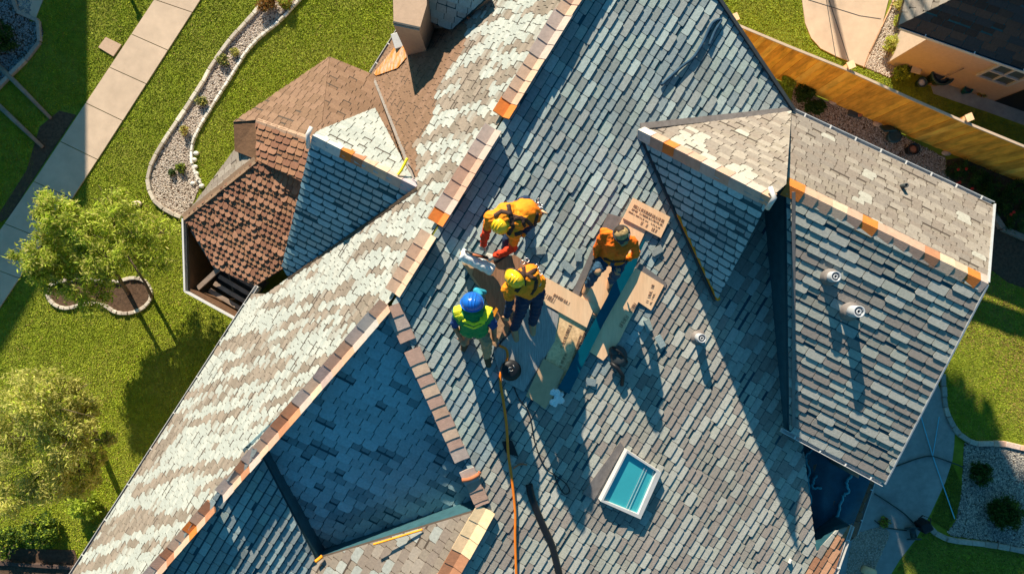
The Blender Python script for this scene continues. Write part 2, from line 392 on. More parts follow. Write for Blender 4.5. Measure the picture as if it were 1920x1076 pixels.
# skirts that close the steps under the hip and the dormer
s = MB()
for p, q, d in ((MAIN.at(735, 570), MAIN.at(912, 955), 1.5), (LL.at(478, 832), LL.at(592, 1048), .8), (E.at(592, 1048), E.at(912, 955), 1.3)):
    s.slab([p-Vector((0, 0, .06)), q-Vector((0, 0, .06)), q+Vector((.03, -.05, -.06)), p+Vector((.03, -.05, -.06))], d)
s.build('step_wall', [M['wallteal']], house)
# ridge caps
R1a = MAIN.at(1151, -120); R1b = MAIN.at(735, 560)
caps('ridge_cap', R1a, R1b, house, LEFT, MAIN, width=.165, sd=3, cols={13: ORG, 21: ORG}, gaps=(14, 22, 28))
bl = {1: (.36, .34, .32), 3: (.45, .28, .19), 5: (.35, .27, .25), 8: (.45, .22, .12), 9: BRN, 13: BRN, 17: BRN, 19: ORG, 22: BRN, 25: ORG}
caps('ridge_cap', LEFT.at(728, 572), LEFT.at(262, 1108), house, LEFT, LL, width=.15, step=.25, sd=5, cols=bl, gaps=(16,))
caps('ridge_cap', MAIN.at(735, 572), MAIN.at(905, 945), house, DORM, MAIN, width=.115, step=.18, sd=8, cols={k: (.44, .29, .23) for k in range(0, 30, 2)}, gaps=(3, 14))
caps('ridge_cap', F0, F1, house, E, MAIN, width=.17, step=.27, sd=9, cols={0: (.72, .55, .34), 1: (.74, .56, .34), 2: (.72, .52, .32), 3: BRN, 4: BRN})
# --- wing I (H) and wing II
P1 = P(1200, 247, 6.6); P2 = P(1444, 372, 7.86); P3 = P(1345, 562, 6.02)
HS = Plane.thru(P1, P2, P3)
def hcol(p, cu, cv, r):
    c = (.27, .42, .46) if r[0] > .25 else (.20, .32, .36); f = .85+.3*r[1]; return tuple(x*f for x in c)  # tile tone lowered towards teal to deepen this face's shade
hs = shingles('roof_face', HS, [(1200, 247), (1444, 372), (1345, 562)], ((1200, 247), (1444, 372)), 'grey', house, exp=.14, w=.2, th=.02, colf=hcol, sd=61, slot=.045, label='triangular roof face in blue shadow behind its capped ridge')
Q1 = P(1474, 346, 6.9); Q2 = P(1850, 532, 6.9); V0 = P(1484, 209, 6.03)
N2 = Plane.thru(Q1, Q2, V0)
def ncol(p, cu, cv, r):
    px = CX+p.x*F/(CAMZ-p.z); py = CY-p.y*F/(CAMZ-p.z)
    t = noise.noise(Vector((px*.012, py*.03, 1)))+r[1]*.4-.00*px+(.15 if py-(px-1200)*.49 > 215 else -.2)
    if t > .52: return tuple(x*(.85+.15*r[2]) for x in (.40, .39, .34))
    c = PAL['beige'][int(r[0]*3.99)]; return tuple(x*(.86+.2*r[2]) for x in c)
shingles('roof_face', N2, [(1474, 346), (1850, 532), (1862, 385), (1484, 209)], ((1474, 346), (1850, 532)), 'beige', house, exp=.085, w=.20, th=.008, colf=ncol, sd=71, label='pale beige weathered roof slope above the long gutter')
N1 = Plane.thru(P1, P2, P(1484, 209, 6.06))
shingles('roof_face', N1, [(1200, 247), (1484, 209), (1474, 346), (1444, 372)], ((1200, 247), (1444, 372)), 'beige', house, exp=.085, w=.20, th=.008, colf=ncol, sd=72, label='pale pointed roof slope beside the shadowed triangle')
S1 = P(1660, 905, 5.5)
W2 = Plane.thru(Q1, Q2, S1)
w2 = shingles('roof_face', W2, [(1474, 346), (1850, 532), (1658, 905), (1480, 808)], ((1474, 346), (1850, 532)), 'wing', house, exp=.145, w=.25, th=.020, sd=81, slot=.018, chs=.6, wav=.012, label='grey-brown roof slope carrying two vent pipes')
caps('ridge_cap', P1+Vector((-.04, .02, .02)), P2, house, N1, HS, width=.15, step=.22, sd=12, cols={0: (.55, .50, .46), 2: ORG})
caps('ridge_cap', Q1, Q2, house, N2, W2, width=.15, step=.235, sd=13, cols={0: ORG, 5: ORG, 9: BRN, 12: ORG})
# gable walls under wing edges
s = MB()
for p, q, d in ((P2, P3, 1.7), (P3, P1, .5), (Q1, W2.at(1480, 808), 1.6), (W2.at(1480, 808), W2.at(1658, 905), 1.2), (W2.at(1658, 905), Q2, 5.5), (P2, Q1, 1.6)):
    ins = Vector((0, 0, -.09)); s.slab([p+ins, q+ins, q+ins+Vector((.02, .05, 0)), p+ins+Vector((.02, .05, 0))], d if d < 5 else min(p.z, q.z)-.1)
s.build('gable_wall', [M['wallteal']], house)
s = MB()
s.bar(P3+Vector((0.02, .0, -.03)), HS.at(1272, 401)-Vector((.0, 0, .03)), .05, .09); s.build('orange_fascia', [M['orange_paint']], house)
s = MB(); s.bar(P3+Vector((-.03, -.02, -.05)), P1+Vector((-.02, 0, -.05)), .03, .05); s.build('fascia', [M['darkgrey']], house)
# left gable G
G0 = LEFT.at(782, 352); G1 = P(586, 254, G0.z); Gv = LEFT.at(540, 522)
GS = Plane.thru(G0, G1, Gv)
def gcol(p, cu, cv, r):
    c = (.24, .39, .44) if r[0] > .35 else (.32, .44, .47); f = .8+.4*r[1]; return tuple(x*f for x in c)  # teal tile tone paints in some of the shade on the small gables
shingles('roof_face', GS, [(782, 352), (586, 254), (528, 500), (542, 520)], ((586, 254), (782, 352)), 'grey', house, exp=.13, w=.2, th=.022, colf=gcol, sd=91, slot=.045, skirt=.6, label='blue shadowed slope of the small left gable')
GN = Plane.thru(G0, G1, P(703, 203, 5.0))
shingles('roof_face', GN, [(782, 352), (586, 254), (600, 244), (703, 203)], ((586, 254), (782, 352)), 'white', house, exp=.12, w=.18, th=.012, sd=92, label='small whitish slope behind the left gable ridge')
caps('ridge_cap', G1, G0, house, GN, GS, width=.15, step=.22, sd=14, cols={0: (.5, .5, .48), 1: (.5, .5, .48), 2: ORG, 3: BRN, 7: (.40, .34, .38), 8: (.40, .36, .40)})
s = MB(); s.tube([G1+Vector((-.02, .12, .0)), G1+Vector((-.06, 0, .05)), G1+Vector((-.1, -.17, -.12))], .035); s.build('end_trim', [M['white_paint']], house)
s = MB(); s.tube([P2+Vector((.0, .14, .0)), P2+Vector((.03, 0, .07)), P2+Vector((.0, -.12, -.1))], .035); s.build('end_trim', [M['white_paint']], house)
# brown wing K
Rk = P(480, 224, 4.75); X0 = P(437, 229, 3.95); X1 = P(618, 107, 3.35); R2 = P(600, 268, 5.0)
KN = Plane.thru(X1, P(700, 140, 3.1), R2)
shingles('roof_face', KN, [(618, 107), (702, 142), (782, 345), (703, 300), (600, 268)], ((600, 268), (782, 352)), 'brown', house, exp=.13, w=.2, th=.012, sd=101, label='light brown roof slope near the lawn')
KW = Plane.thru(X0, X1, R2)
shingles('roof_face', KW, [(437, 229), (618, 107), (600, 268), (480, 226)], ((470, 226), (618, 280)), 'brown', house, exp=.12, w=.19, th=.012, sd=102, skirt=3.2, label='brown roof slope with its corner over the lawn')
K3 = Plane.thru(KW.at(480, 226), KW.at(600, 268), P(482, 300, 4.15))
shingles('roof_face', K3, [(480, 226), (600, 268), (575, 345), (482, 300)], ((480, 224), (600, 262)), 'redbrown', house, exp=.12, w=.2, th=.022, sd=103, label='narrow dark brown roof strip under the brown ridge')
s = MB(); s.slab([KW.at(437, 229)+Vector((0, 0, -.02)), KW.at(480, 226)+Vector((0, 0, -.02)), K3.at(482, 300), P(440, 283, 3.9)], .3); s.build('gable_end', [M['brown_cloth']], house)
K2a = P(480, 300, 4.15); K2c = P(345, 408, 3.0); K2b = P(572, 335, 4.45)
KS = Plane.thru(K2a, K2c, P(530, 505, 3.75))
shingles('roof_face', KS, [(480, 300), (580, 338), (531, 503), (480, 535), (402, 500), (362, 432), (345, 408)], ((480, 300), (575, 345)), 'redbrown', house, exp=.115, w=.12, th=.036, sd=104, deck=.12, wav=.012, label='reddish brown tiled roof face beside the open frame')
KW2 = Plane.thru(K2a, K2c, P(440, 281, 3.6))
shingles('roof_face', KW2, [(480, 300), (345, 408), (440, 281)], ((345, 408), (480, 300)), 'beige', house, exp=.12, w=.2, th=.01, sd=105, skirt=2.9, label='slim pale brown roof triangle beside the gravel bed')
caps('hip_cap', K2a, K2c, house, KW2, KS, width=.07, step=.3, sd=15, cols={k: (.26, .17, .11) for k in range(20)}, th=.015)
caps('hip_cap', KW.at(480, 226), KW.at(600, 268), house, KW, K3, width=.06, step=.3, sd=16, cols={k: (.36, .24, .17) for k in range(20)}, th=.012)
# open eave frame (unfinished porch bay) below the tiled face
fr = [P(344, 410, 2.95), P(348, 546, 2.95), P(441, 597, 2.95), P(487, 540, 3.2)]
s = MB()
for a, b in zip(fr[:-1], fr[1:]): s.bar(a, b, .035, .10)
s.build('gutter', [M['white_paint']], house)
s = MB(); s.slab([P(346, 410, 1.6), P(348, 545, 1.6), P(440, 596, 1.6), P(500, 530, 1.6), P(420, 430, 1.6)], .2)
s.build('porch_floor', [M['darkgrey']], house)
s = MB(); s.slab([fr[0]+Vector((.02, 0, -.06)), fr[1]+Vector((.02, .02, -.06)), fr[1]+Vector((.06, .04, -.06)), fr[0]+Vector((.06, 0, -.06))], 2.8)
s.slab([fr[1]+Vector((.02, .02, -.06)), fr[2]+Vector((.0, .02, -.06)), fr[2]+Vector((.02, .06, -.06)), fr[1]+Vector((.04, .06, -.06))], 2.8)
s.build('wall', [M['brown_cloth']], house)  # dark brown paints the deep shade of the bay onto the wall
for k in range(5):
    s = MB(); t = k/4.0
    a = P(420-8*t+t*-28, 505+t*52, 2.6); b = P(482-t*38, 541+t*52, 2.6); s.bar(a, b, .085, .05); s.build('roof_batten', [M['timber']], house)
s = MB(); s.bar(P(362, 430, 2.8), P(408, 503, 2.8), .1, .08); s.bar(P(412, 503, 2.85), P(372, 540, 2.7), .09, .06); s.build('rafter', [M['timber']], house)
# gutters
def gutter(a, b, out, parent, r=.045, mt='white_paint', nb=6):
    a, b = Vector(a), Vector(b); out = Vector(out).normalized(); s = MB(); up = Vector((0, 0, 1))
    for o, h, w in ((0, .08, .010), (.06, .08, .010)):
        s.bar(a+out*o, b+out*o, w, h)
    s.bar(a+out*.03-up*.035, b+out*.03-up*.035, .06, .010); g = s.build('gutter', [M[mt]], parent)
    for k in range(nb):
        s = MB(); p = a.lerp(b, (k+.5)/nb); s.bar(p+up*.045, p+out*.065+up*.045, .022, .010)
        s.build('bracket', [M['white_paint']], g)
Lo = Vector((-.853, .522, 0))
gutter(LEFT.at(483, 538)-Vector((0, 0, .05)), LEFT.at(94, 1140)-Vector((0, 0, .05)), Lo, house, nb=9)
gutter(LEFT.at(697, 138)-Vector((0, 0, .05)), LEFT.at(765, 30)-Vector((0, 0, .05)), Lo, house, nb=3)
No = Vector((.442, .895, 0)); gutter(V0+Vector((0, 0, -.04)), N2.at(1862, 385)+Vector((0, 0, -.04)), No, house, mt='pvc', nb=8)
gutter(W2.at(1480, 808)+Vector((-.1, .04, -.04)), W2.at(1658, 905)+Vector((0, 0, -.04)), -No, house, nb=4)
gutter(LOW.at(1640, 888)-Vector((0, 0, .04)), LOW.at(1602, 1002)-Vector((0, 0, .04)), Vector((.94, -.34, 0)), house, nb=2)
gutter(MAIN.at(1596, 985)-Vector((0, 0, .04)), MAIN.at(1542, 1140)-Vector((0, 0, .04)), Vector((.94, -.34, 0)), house, nb=3)
s = MB(); s.bar(MAIN.at(1262, -120)+Vector((.02, .02, 0)), MAIN.at(1484, 209)+Vector((.02, .02, 0)), .05, .12); s.build('rake_board', [M['darkgrey']], house)
s = MB(); s.bar(MAIN.at(1200, 238)+Vector((0, 0, .03)), MAIN.at(1484, 207)+Vector((0, 0, .02)), .09, .03); s.build('valley_flashing', [M['boot']], house)
s = MB(); s.bar(N2.at(1862, 385)+Vector((.01, 0, -.02)), Q2+Vector((.01, 0, -.02)), .022, .1); s.bar(Q2+Vector((.01, 0, -.02)), W2.at(1658, 905)+Vector((.01, 0, -.02)), .022, .1); s.build('rake_board', [M['pvc']], house)
s = MB(); s.bar(LEFT.at(782, 355, .02), LEFT.at(541, 524, .02), .07, .012); s.bar(LEFT.at(782, 356, .03), LEFT.at(650, 448, .03), .02, .012); s.build('valley_flashing', [M['bark']], house)
s = MB(); s.bar(LEFT.at(699, 142, .02), LEFT.at(780, 345, .02), .05, .012); s.build('valley_flashing', [M['boot']], house)
s = MB(); s.bar(W2.at(1488, 360, .03), W2.at(1488, 800, .03), .05, .012); s.build('rake_flashing', [M['boot']], house)
# walls to the ground beneath the eaves
s = MB()
def wal(a, b, n, inset=.35, zt=None):
    n = Vector(n).normalized(); a = Vector(a)-n*inset; b = Vector(b)-n*inset; 
    q = [Vector((a.x, a.y, 0)), Vector((b.x, b.y, 0)), Vector((b.x, b.y, b.z-.15)), Vector((a.x, a.y, a.z-.15))]
    s.add(q, [(0, 1, 2, 3)])
wal(LEFT.at(483, 540), LEFT.at(94, 1140), Lo); wal(LEFT.at(697, 138), LEFT.at(855, -120), Lo)
wal(V0, N2.at(1862, 385), No); wal(N2.at(1862, 385), W2.at(1658, 905), (1, -.1, 0)); wal(LOW.at(1655, 850), LOW.at(1548, 1140), (.9, -.3, 0), .3)
wal(MAIN.at(1262, -120), V0, (.8, .5, 0)); wal(LEFT.at(94, 1140), MAIN.at(805, 1140), (0, -1, 0)); wal(MAIN.at(805, 1140), MAIN.at(1548, 1140), (0, -1, 0))
wal(X0, X1, (-.65, .76, 0), .25); wal(X1, LEFT.at(697, 138), (.4, .9, 0), .25)
s.build('wall', [M['stucco']], house)

# lower roof at the right edge, one step under the main slope
shingles('roof_face', LOW, [(1470, 740), (1560, 740), (1646, 880), (1600, 1010), (1500, 1060), (1480, 1000)], ((1640, 893), (1570, 1076)), 'redbrown', house, exp=.15, w=.24, th=.025, sd=121, slot=.02, label='low roof corner of red-brown shingles at the right edge')
s = MB()
nx, ny = 12, 16; vs = []
for i in range(nx+1):
    for k in range(ny+1):
        u_, v_ = i/nx, k/ny; xa = 1480+u_*(1640-1480)-v_*(1-u_)*-40-v_*u_*58; ya = 760+u_*120+v_*(255-u_*105)
        rr = .05+.035*noise.noise(Vector((u_*4, v_*7, 1)))+.02*math.sin(u_*14+v_*5); vs.append(LOW.at(xa, ya, rr))
s.add(vs, [(i*(ny+1)+k, i*(ny+1)+k+1, (i+1)*(ny+1)+k+1, (i+1)*(ny+1)+k) for i in range(nx) for k in range(ny)], smooth=True)
for f_ in range(len(s.f)): s.f[f_] = s.f[f_]
s.build('membrane_sheet', [M['membrane']], house)
for pp in ([(1508, 856), (1517, 880), (1514, 905), (1520, 935), (1512, 965)], [(1530, 890), (1524, 902), (1522, 915), (1540, 914)], [(1596, 890), (1586, 905), (1592, 920), (1580, 930), (1572, 960), (1560, 985), (1548, 1010)], [(1500, 870), (1512, 850), (1530, 838)]):
    m_ = MB(); pts = [LOW.at(x, y, .095) for x, y in pp]; q = []
    for a_, b_ in zip(pts[:-1], pts[1:]): q += [a_.lerp(b_, t_/5)+Vector((.015*math.sin(t_*1.7), .01*math.cos(t_*2.1), 0)) for t_ in range(5)]
    m_.tube(q+[pts[-1]], .024, 6); m_.build('sealant_bead', [M['tealpale']], house)
s = MB(); a_, b_ = MAIN.at(1502, 806), MAIN.at(1530, 1034); s.slab([a_+Vector((0, 0, -.16)), b_+Vector((0, 0, -.16)), b_+Vector((-.04, 0, -.16)), a_+Vector((-.04, 0, -.16))], .9)
a_, b_ = MAIN.at(1530, 1034), MAIN.at(1594, 985); s.slab([a_+Vector((0, 0, -.16)), b_+Vector((0, 0, -.16)), b_+Vector((-.04, 0, -.16)), a_+Vector((-.04, 0, -.16))], .9); s.build('step_wall', [M['deck']], house)
# skylight
def skylight():
    up = MAIN.normal()*.13
    o = [MAIN.at(1170, 838), MAIN.at(1234, 880), MAIN.at(1195, 966), MAIN.at(1121, 933)]
    i = [MAIN.at(1170.5, 843), MAIN.at(1225, 878), MAIN.at(1191, 957), MAIN.at(1126, 931)]
    s = MB(); n = 4; vs = [p+up for p in o]+[p+up for p in i]+[p for p in o]+[p+up*.4 for p in i]
    fs = []
    for k in range(4):
        j = (k+1) % 4; fs += [(k, 4+k, 4+j, j), (k, j, 8+j, 8+k), (4+k, 12+k, 12+j, 4+j)]
    s.add(vs, fs); f = s.build('skylight', [M['white_paint']], house); f['label'] = 'square skylight with white frame and teal glass'
    s = MB(); s.slab([p+up*.62 for p in i], .02); s.build('glass', [M['skyglass']], f)
    s = MB(); 
    for t in (.66, .74): s.bar((i[0].lerp(i[1], t))+up*.75, (i[3].lerp(i[2], t))+up*.75, .005, .006)
    s.build('glazing_bar', [M['pvc']], f)
    s = MB(); s.slab([MAIN.at(1163, 828, .04), MAIN.at(1170, 838, .04), MAIN.at(1114, 937, .04), MAIN.at(1092, 925, .04)], .03); s.build('flashing', [M['boot']], f)
skylight()
def vent(px, py, pl, r, h, boot=True, lab=None):
    b = pl.at(px, py); s = MB()
    s.lathe(b, [(r, -.1), (r, h), (r*.78, h), (r*.78, h-.05), (.001, h-.05)], 24)
    v = s.build('vent_pipe', [M['pvc']], house)
    if lab: v['label'] = lab
    s = MB(); s.lathe(b+Vector((0, 0, 0)), [(r*.45, h-.045), (r*.45, h-.01), (r*.25, h-.01), (r*.25, h-.045)], 16); s.build('cap', [M['pvc']], v)
    if boot:
        s = MB(); nn = pl.normal(); R = nn.to_track_quat('Z', 'Y').to_matrix()
        s.lathe(b, [(r*1.75, -.02), (r*1.75, .022), (r*1.35, .04), (r*1.1, .08), (r*1.04, .09)], 20, M=R); s.build('boot_flashing', [M['boot']], v)
vent(1308, 632, MAIN, .07, .27, True, 'short vent pipe on the broad slope')
vent(1555, 519, W2, .078, .22, True, 'left vent pipe of the pair')
vent(1593, 583, W2, .088, .30, True, 'right vent pipe with wider boot')
s = MB(); b = N2.at(1690, 350); s.lathe(b, [(.035, -.05), (.035, .14), (.02, .14), (.02, .08), (.001, .08)], 14); s.build('vent_pipe', [M['darkgrey']], house)
# chimney and small gable at the top edge
s = MB()
ct = [P(735, -90, 5.3), P(738, 48, 5.3), P(786, 58, 5.3), P(800, 10, 5.3), P(802, -90, 5.3)]
s.slab(ct, 3.4); ch = s.build('chimney', [M['stucco']], house)
s = MB(); s.bar(P(737, 42, 5.31), P(787, 53, 5.31), .03, .02); s.build('flashing', [M['darkgrey']], ch)
T0 = P(905, -20, 5.6); T1 = P(800, -60, 5.6); T2 = P(835, 62, 4.5)
TS = Plane.thru(T0, T1, T2)
shingles('roof_face', TS, [(920, -12), (800, -55), (786, 30), (846, 56)], ((800, -40), (905, -5)), 'grey', house, exp=.15, w=.22, th=.025, colf=gcol, sd=111, skirt=1.4, label='small blue shadowed gable slope beside the chimney')
s = MB(); s.slab([LEFT.at(700, 138, .05), LEFT.at(755, 70, .05), LEFT.at(762, 108, .05), LEFT.at(745, 128, .05), LEFT.at(705, 142, .05)], .03); s.build('stained_decking', [M['wetdeck']], house)
bk = tag(MB().build('x', [M['blueplastic']]) if False else thing('crate', LEFT.at(750, 85), 'blue plastic tub lying in the corner below the chimney', 'tub'), None)
s = MB(); b = LEFT.at(750, 78, .1); s.box(b, (.22, .26, .14), .3); s.build('body', [M['blueplastic']], bk, bevel=.03)
s = MB(); s.box(b+Vector((.0, .0, .08)), (.26, .30, .03), .3); s.build('lid', [M['pvc']], bk, bevel=.01)
s = MB(); s.ball(MAIN.at(1, 1) if False else LEFT.at(879, 33, .03), .035); tag(s.build('ball', [M['terracotta']], loc=LEFT.at(879, 33)), 'small terracotta knob at the top of the brown valley', 'knob')

# ------------------------------------------------------------------ things on the roof
def quad(pts, pl, h): return [pl.at(x, y, h) for x, y in pts]
def board(name, pts, h, th, m, label, cat, group=None, pl=MAIN, marks=None, bev=0):
    loc = pl.at(sum(p[0] for p in pts)/len(pts), sum(p[1] for p in pts)/len(pts))
    s = MB(); s.slab(quad(pts, pl, h), th)
    o = s.build(name, [M[m]], loc=loc, bevel=bev); tag(o, label, cat, group)
    if marks:
        k = MB()
        for (x0, y0, x1, y1, hgt, n, dens) in marks:   # rows of stamped print, read along (x0,y0)->(x1,y1)
            d = Vector((x1-x0, y1-y0, 0)); L = d.length; d /= L; nrm = Vector((-d.y, d.x, 0)); t = 0; j = 0
            while t < L:
                w = 1.2+2.2*random.random(); 
                if random.random() < dens:
                    typ = random.random(); q0 = Vector((x0, y0, 0))+d*t
                    segs = [((0, 0), (0, hgt))]
                    if typ < .6: segs.append(((0, hgt), (w, hgt)))
                    if typ > .3: segs.append(((w, 0), (w, hgt)))
                    if .2 < typ < .8: segs.append(((0, hgt/2), (w, hgt/2)))
                    for (a0, b0), (a1, b1) in segs:
                        pa = q0+d*a0+nrm*b0; pb = q0+d*a1+nrm*b1
                        k.bar(pl.at(pa.x, pa.y, h+.003), pl.at(pb.x, pb.y, h+.003), .005, .002)
                t += w+1.4; j += 1
        k.build('printed_text', [M['ink']], o)
    return o
board('osb_board', [(1187, 371), (1257, 407), (1239, 446), (1168, 409)], .075, .02, 'ply', 'pale board with rows of printed text above the worker in the orange sweater', 'board', 'boards on the roof',
      marks=[(1190, 383, 1247, 413, 6, 1, .95), (1186, 390, 1243, 420, 4, 1, .9), (1180, 395, 1236, 425, 3, 1, .8), (1200, 412, 1232, 430, 7, 1, .7)])
board('osb_board', [(1169, 407), (1213, 428), (1180, 500), (1116, 598), (1082, 572), (1120, 500)], .05, .02, 'ply', 'long plain board under the worker in the orange sweater', 'board', 'boards on the roof')
board('osb_board', [(1187, 499), (1245, 535), (1221, 582), (1197, 566), (1161, 640), (1131, 676), (1105, 659), (1150, 566)], .045, .02, 'ply', 'notched pale board right of the teal flashing strip', 'board', 'boards on the roof',
      marks=[(1211, 566, 1224, 528, 5, 1, .9), (1218, 570, 1226, 548, 3, 1, .9), (1160, 610, 1188, 568, 7, 1, .9)])
board('osb_board', [(1024, 520), (1116, 572), (1100, 614), (1004, 560)], .075, .02, 'ply', 'pale board with a stamped word right of the worker in the brown harness', 'board', 'boards on the roof',
      marks=[(1040, 550, 1070, 567, 6, 1, .95), (1016, 545, 1042, 560, 9, 1, .8)])
board('osb_board', [(1046, 584), (1101, 612), (1052, 722), (1016, 702)], .045, .02, 'osb', 'flaky strand board with a column of stamps beside the teal strip', 'board', 'boards on the roof',
      marks=[(1080, 668, 1094, 622, 4, 1, .9), (1072, 672, 1086, 630, 4, 1, .9), (1050, 650, 1066, 610, 6, 1, .9), (1046, 690, 1058, 664, 5, 1, .9)])
board('cardboard_sheet', [(1019, 672), (1058, 694), (1040, 738), (1022, 767), (1010, 757), (986, 742)], .085, .012, 'cardboard', 'brown cardboard sheet with a torn lower end beside the grey plank', 'cardboard')
board('weathered_plank', [(1012, 562), (1048, 590), (1040, 640), (982, 734), (940, 712), (925, 660), (962, 620)], .06, .025, 'greywood', 'wide weathered grey plank below the worker in the brown harness', 'plank')
board('brown_board', [(893, 487), (965, 478), (1000, 500), (985, 560), (950, 628), (935, 640), (928, 600), (902, 540), (885, 515)], .05, .02, 'brownboard', 'dark brown board between the three workers on the left', 'board')
board('kraft_sheet', [(866, 492), (915, 505), (908, 548), (890, 530)], .035, .01, 'cardboard', 'folded brown paper sheet under the silver roll', 'paper')
board('drip_edge', [(1212, 442), (1190, 504), (1132, 606), (1067, 738), (1046, 728), (1137, 560), (1168, 494), (1184, 486)], .115, .012, 'tealmetal', 'long dark teal metal flashing strip crossing the pale boards', 'flashing strip', bev=.004)
board('wood_block', [(912, 600), (930, 583), (946, 610), (930, 650), (906, 640)], .20, .05, 'tan_cloth', 'light tan wooden panel held beside the worker in the blue helmet', 'panel')
board('mallet', [(921, 590), (930, 576), (934, 580), (926, 596)], .235, .03, 'orange_paint', 'short wooden mallet lying on the tan panel', 'mallet')
# patch of new felt where boards replaced shingles
board('felt_strip', [(1120, 445), (1140, 400), (1170, 408), (1120, 470), (1078, 572), (1064, 568)], .036, .01, 'boot', 'grey felt strip left of the long plain board', 'felt')
board('felt_strip', [(1198, 492), (1250, 530), (1248, 540), (1188, 505)], .036, .01, 'boot', 'thin grey felt strip above the notched board', 'felt')
# rolls, bag, lid
def roll():
    t = thing('membrane_roll', MAIN.at(893, 495), 'silver white roll of roofing membrane at the gloved hands', 'roll')
    s = MB(); a = MAIN.at(864, 476, .18); b = MAIN.at(924, 507, .18); n = 14
    pts = [a.lerp(b, k/n) for k in range(n+1)]; s.tube(pts, [.085+.005*math.sin(k*2.1) for k in range(n+1)], 16); s.build('sheet', [M['foil']], t)
    s = MB(); s.tube([a-(b-a).normalized()*.01, a+(b-a).normalized()*.02], .03, 10); s.build('core', [M['cardboard']], t)
roll()
s = MB(); 
for k in range(14):
    s.ball(MAIN.at(1048+random.uniform(-12, 12), 745+random.uniform(-12, 14), .06+random.uniform(0, .05)), random.uniform(.04, .075), sub=1, sq=(1, 1, .6))
o = s.build('plastic_bag', [M['bag']], loc=MAIN.at(1048, 745)); tag(o, 'crumpled white plastic bag at the lower end of the teal strip', 'bag')
for p in o.data.polygons: p.use_smooth = False
t = thing('cable_reel', MAIN.at(956, 690), 'round black reel lid with white marks where the orange hose starts', 'reel')
s = MB(); c = MAIN.at(955, 691); R = MAIN.normal().to_track_quat('Z', 'Y').to_matrix()
s.lathe(c, [(.12, .02), (.15, .03), (.155, .12), (.15, .14), (.06, .155), (.001, .155)], 28, M=R); s.build('drum', [M['black']], t)
s = MB(); s.tube([c+R@Vector((.02+.025*math.cos(a), .03+.035*math.sin(a), .158)) for a in [k*.5 for k in range(11)]], .0035, 5); s.tube([c+R@Vector((.07, -.01, .157)), c+R@Vector((.09, .03, .157))], .004, 5)
s.tube([c+R@Vector((-.03, .04, .158)), c+R@Vector((-.015, .03, .158))], .004, 5); s.build('white_mark', [M['white_paint']], t)
def curve_pts(pp, pl, h, n=8, amp=0):
    out = []; m = len(pp)
    for i in range(m-1):
        p0, p1, p2, p3 = pp[max(i-1, 0)], pp[i], pp[i+1], pp[min(i+2, m-1)]
        for k in range(n):
            t = k/n; q = [.5*((2*p1[j])+(-p0[j]+p2[j])*t+(2*p0[j]-5*p1[j]+4*p2[j]-p3[j])*t*t+(-p0[j]+3*p1[j]-3*p2[j]+p3[j])*t**3) for j in (0, 1)]
            out.append(pl.at(q[0], q[1], h) if pl else P(q[0], q[1], h))
    out.append(pl.at(pp[-1][0], pp[-1][1], h) if pl else P(pp[-1][0], pp[-1][1], h)); return out
def hose(name, pp, pl, h, r, m, label, cat, seg=8):
    s = MB(); s.tube(curve_pts(pp, pl, h), r, seg); return tag(s.build(name, [M[m]], loc=pl.at(*pp[0]) if pl else P(*pp[0])), label, cat)
hose('air_hose', [(936, 648), (949, 655), (951, 672), (942, 690), (938, 712), (945, 760), (950, 800), (953, 850), (960, 900), (966, 960), (966, 1010), (969, 1100)], MAIN, .055, .021, 'orange_hose', 'orange air hose running down the roof from the reel', 'hose')
hose('power_cord', [(960, 715), (972, 745), (992, 775), (1003, 830), (1022, 875), (1040, 890), (1060, 905), (1068, 920), (1058, 925), (1045, 905), (1040, 890)], MAIN, .04, .009, 'black', 'thin black cord ending in a loop on the shingles', 'cord', 6)
hose('shadow_strip', [(992, 908), (998, 935), (1018, 985), (1034, 1020), (1048, 1076), (1052, 1100)], MAIN, .035, [.02]*5+[.06]*36 if False else .055, 'black', 'wide black strip standing for a shadow at the bottom of the roof', 'shadow strip', 8)  # black strip laid in place of a cast shadow
board('tool_pouch', [(941, 828), (960, 826), (972, 856), (948, 848)], .05, .04, 'black', 'small black pouch beside the orange hose', 'pouch', bev=.01)
hose('steel_offcut', [(962, 878), (975, 870), (988, 871)], MAIN, .05, .013, 'terracotta', 'short rusty bar across the cord', 'bar', 6)
# coil of dark cable up on the slope
hose('cable_coil', [(1240, 160), (1275, 128), (1300, 108), (1318, 80), (1335, 45), (1352, 38), (1340, 60), (1330, 85)], MAIN, .05, .022, 'jeans', 'dark blue cable snaking near the top of the grey slope', 'cable', 8)
# bundle of dark shingles / knapsack low on the boards with its shadow
t = thing('tool_bag', MAIN.at(1155, 670), 'grey cloth tool bag with dark straps below the notched board', 'bag')
s = MB(); 
s.ball(MAIN.at(1160, 668, .08), .11, sub=3, sq=(1.2, 1.5, .75)); s.ball(MAIN.at(1152, 657, .10), .07, sub=2, sq=(1.3, 1, .8)); s.ball(MAIN.at(1170, 680, .07), .06, sub=2)
s.build('body', [M['darkgrey']], t)
s = MB(); s.tube([MAIN.at(1145, 680, .1), MAIN.at(1158, 690, .16), MAIN.at(1168, 705, .10), MAIN.at(1166, 722, .04)], .03); s.tube([MAIN.at(1148, 650, .16), MAIN.at(1162, 660, .19), MAIN.at(1176, 678, .12)], .018); s.build('strap', [M['black']], t)
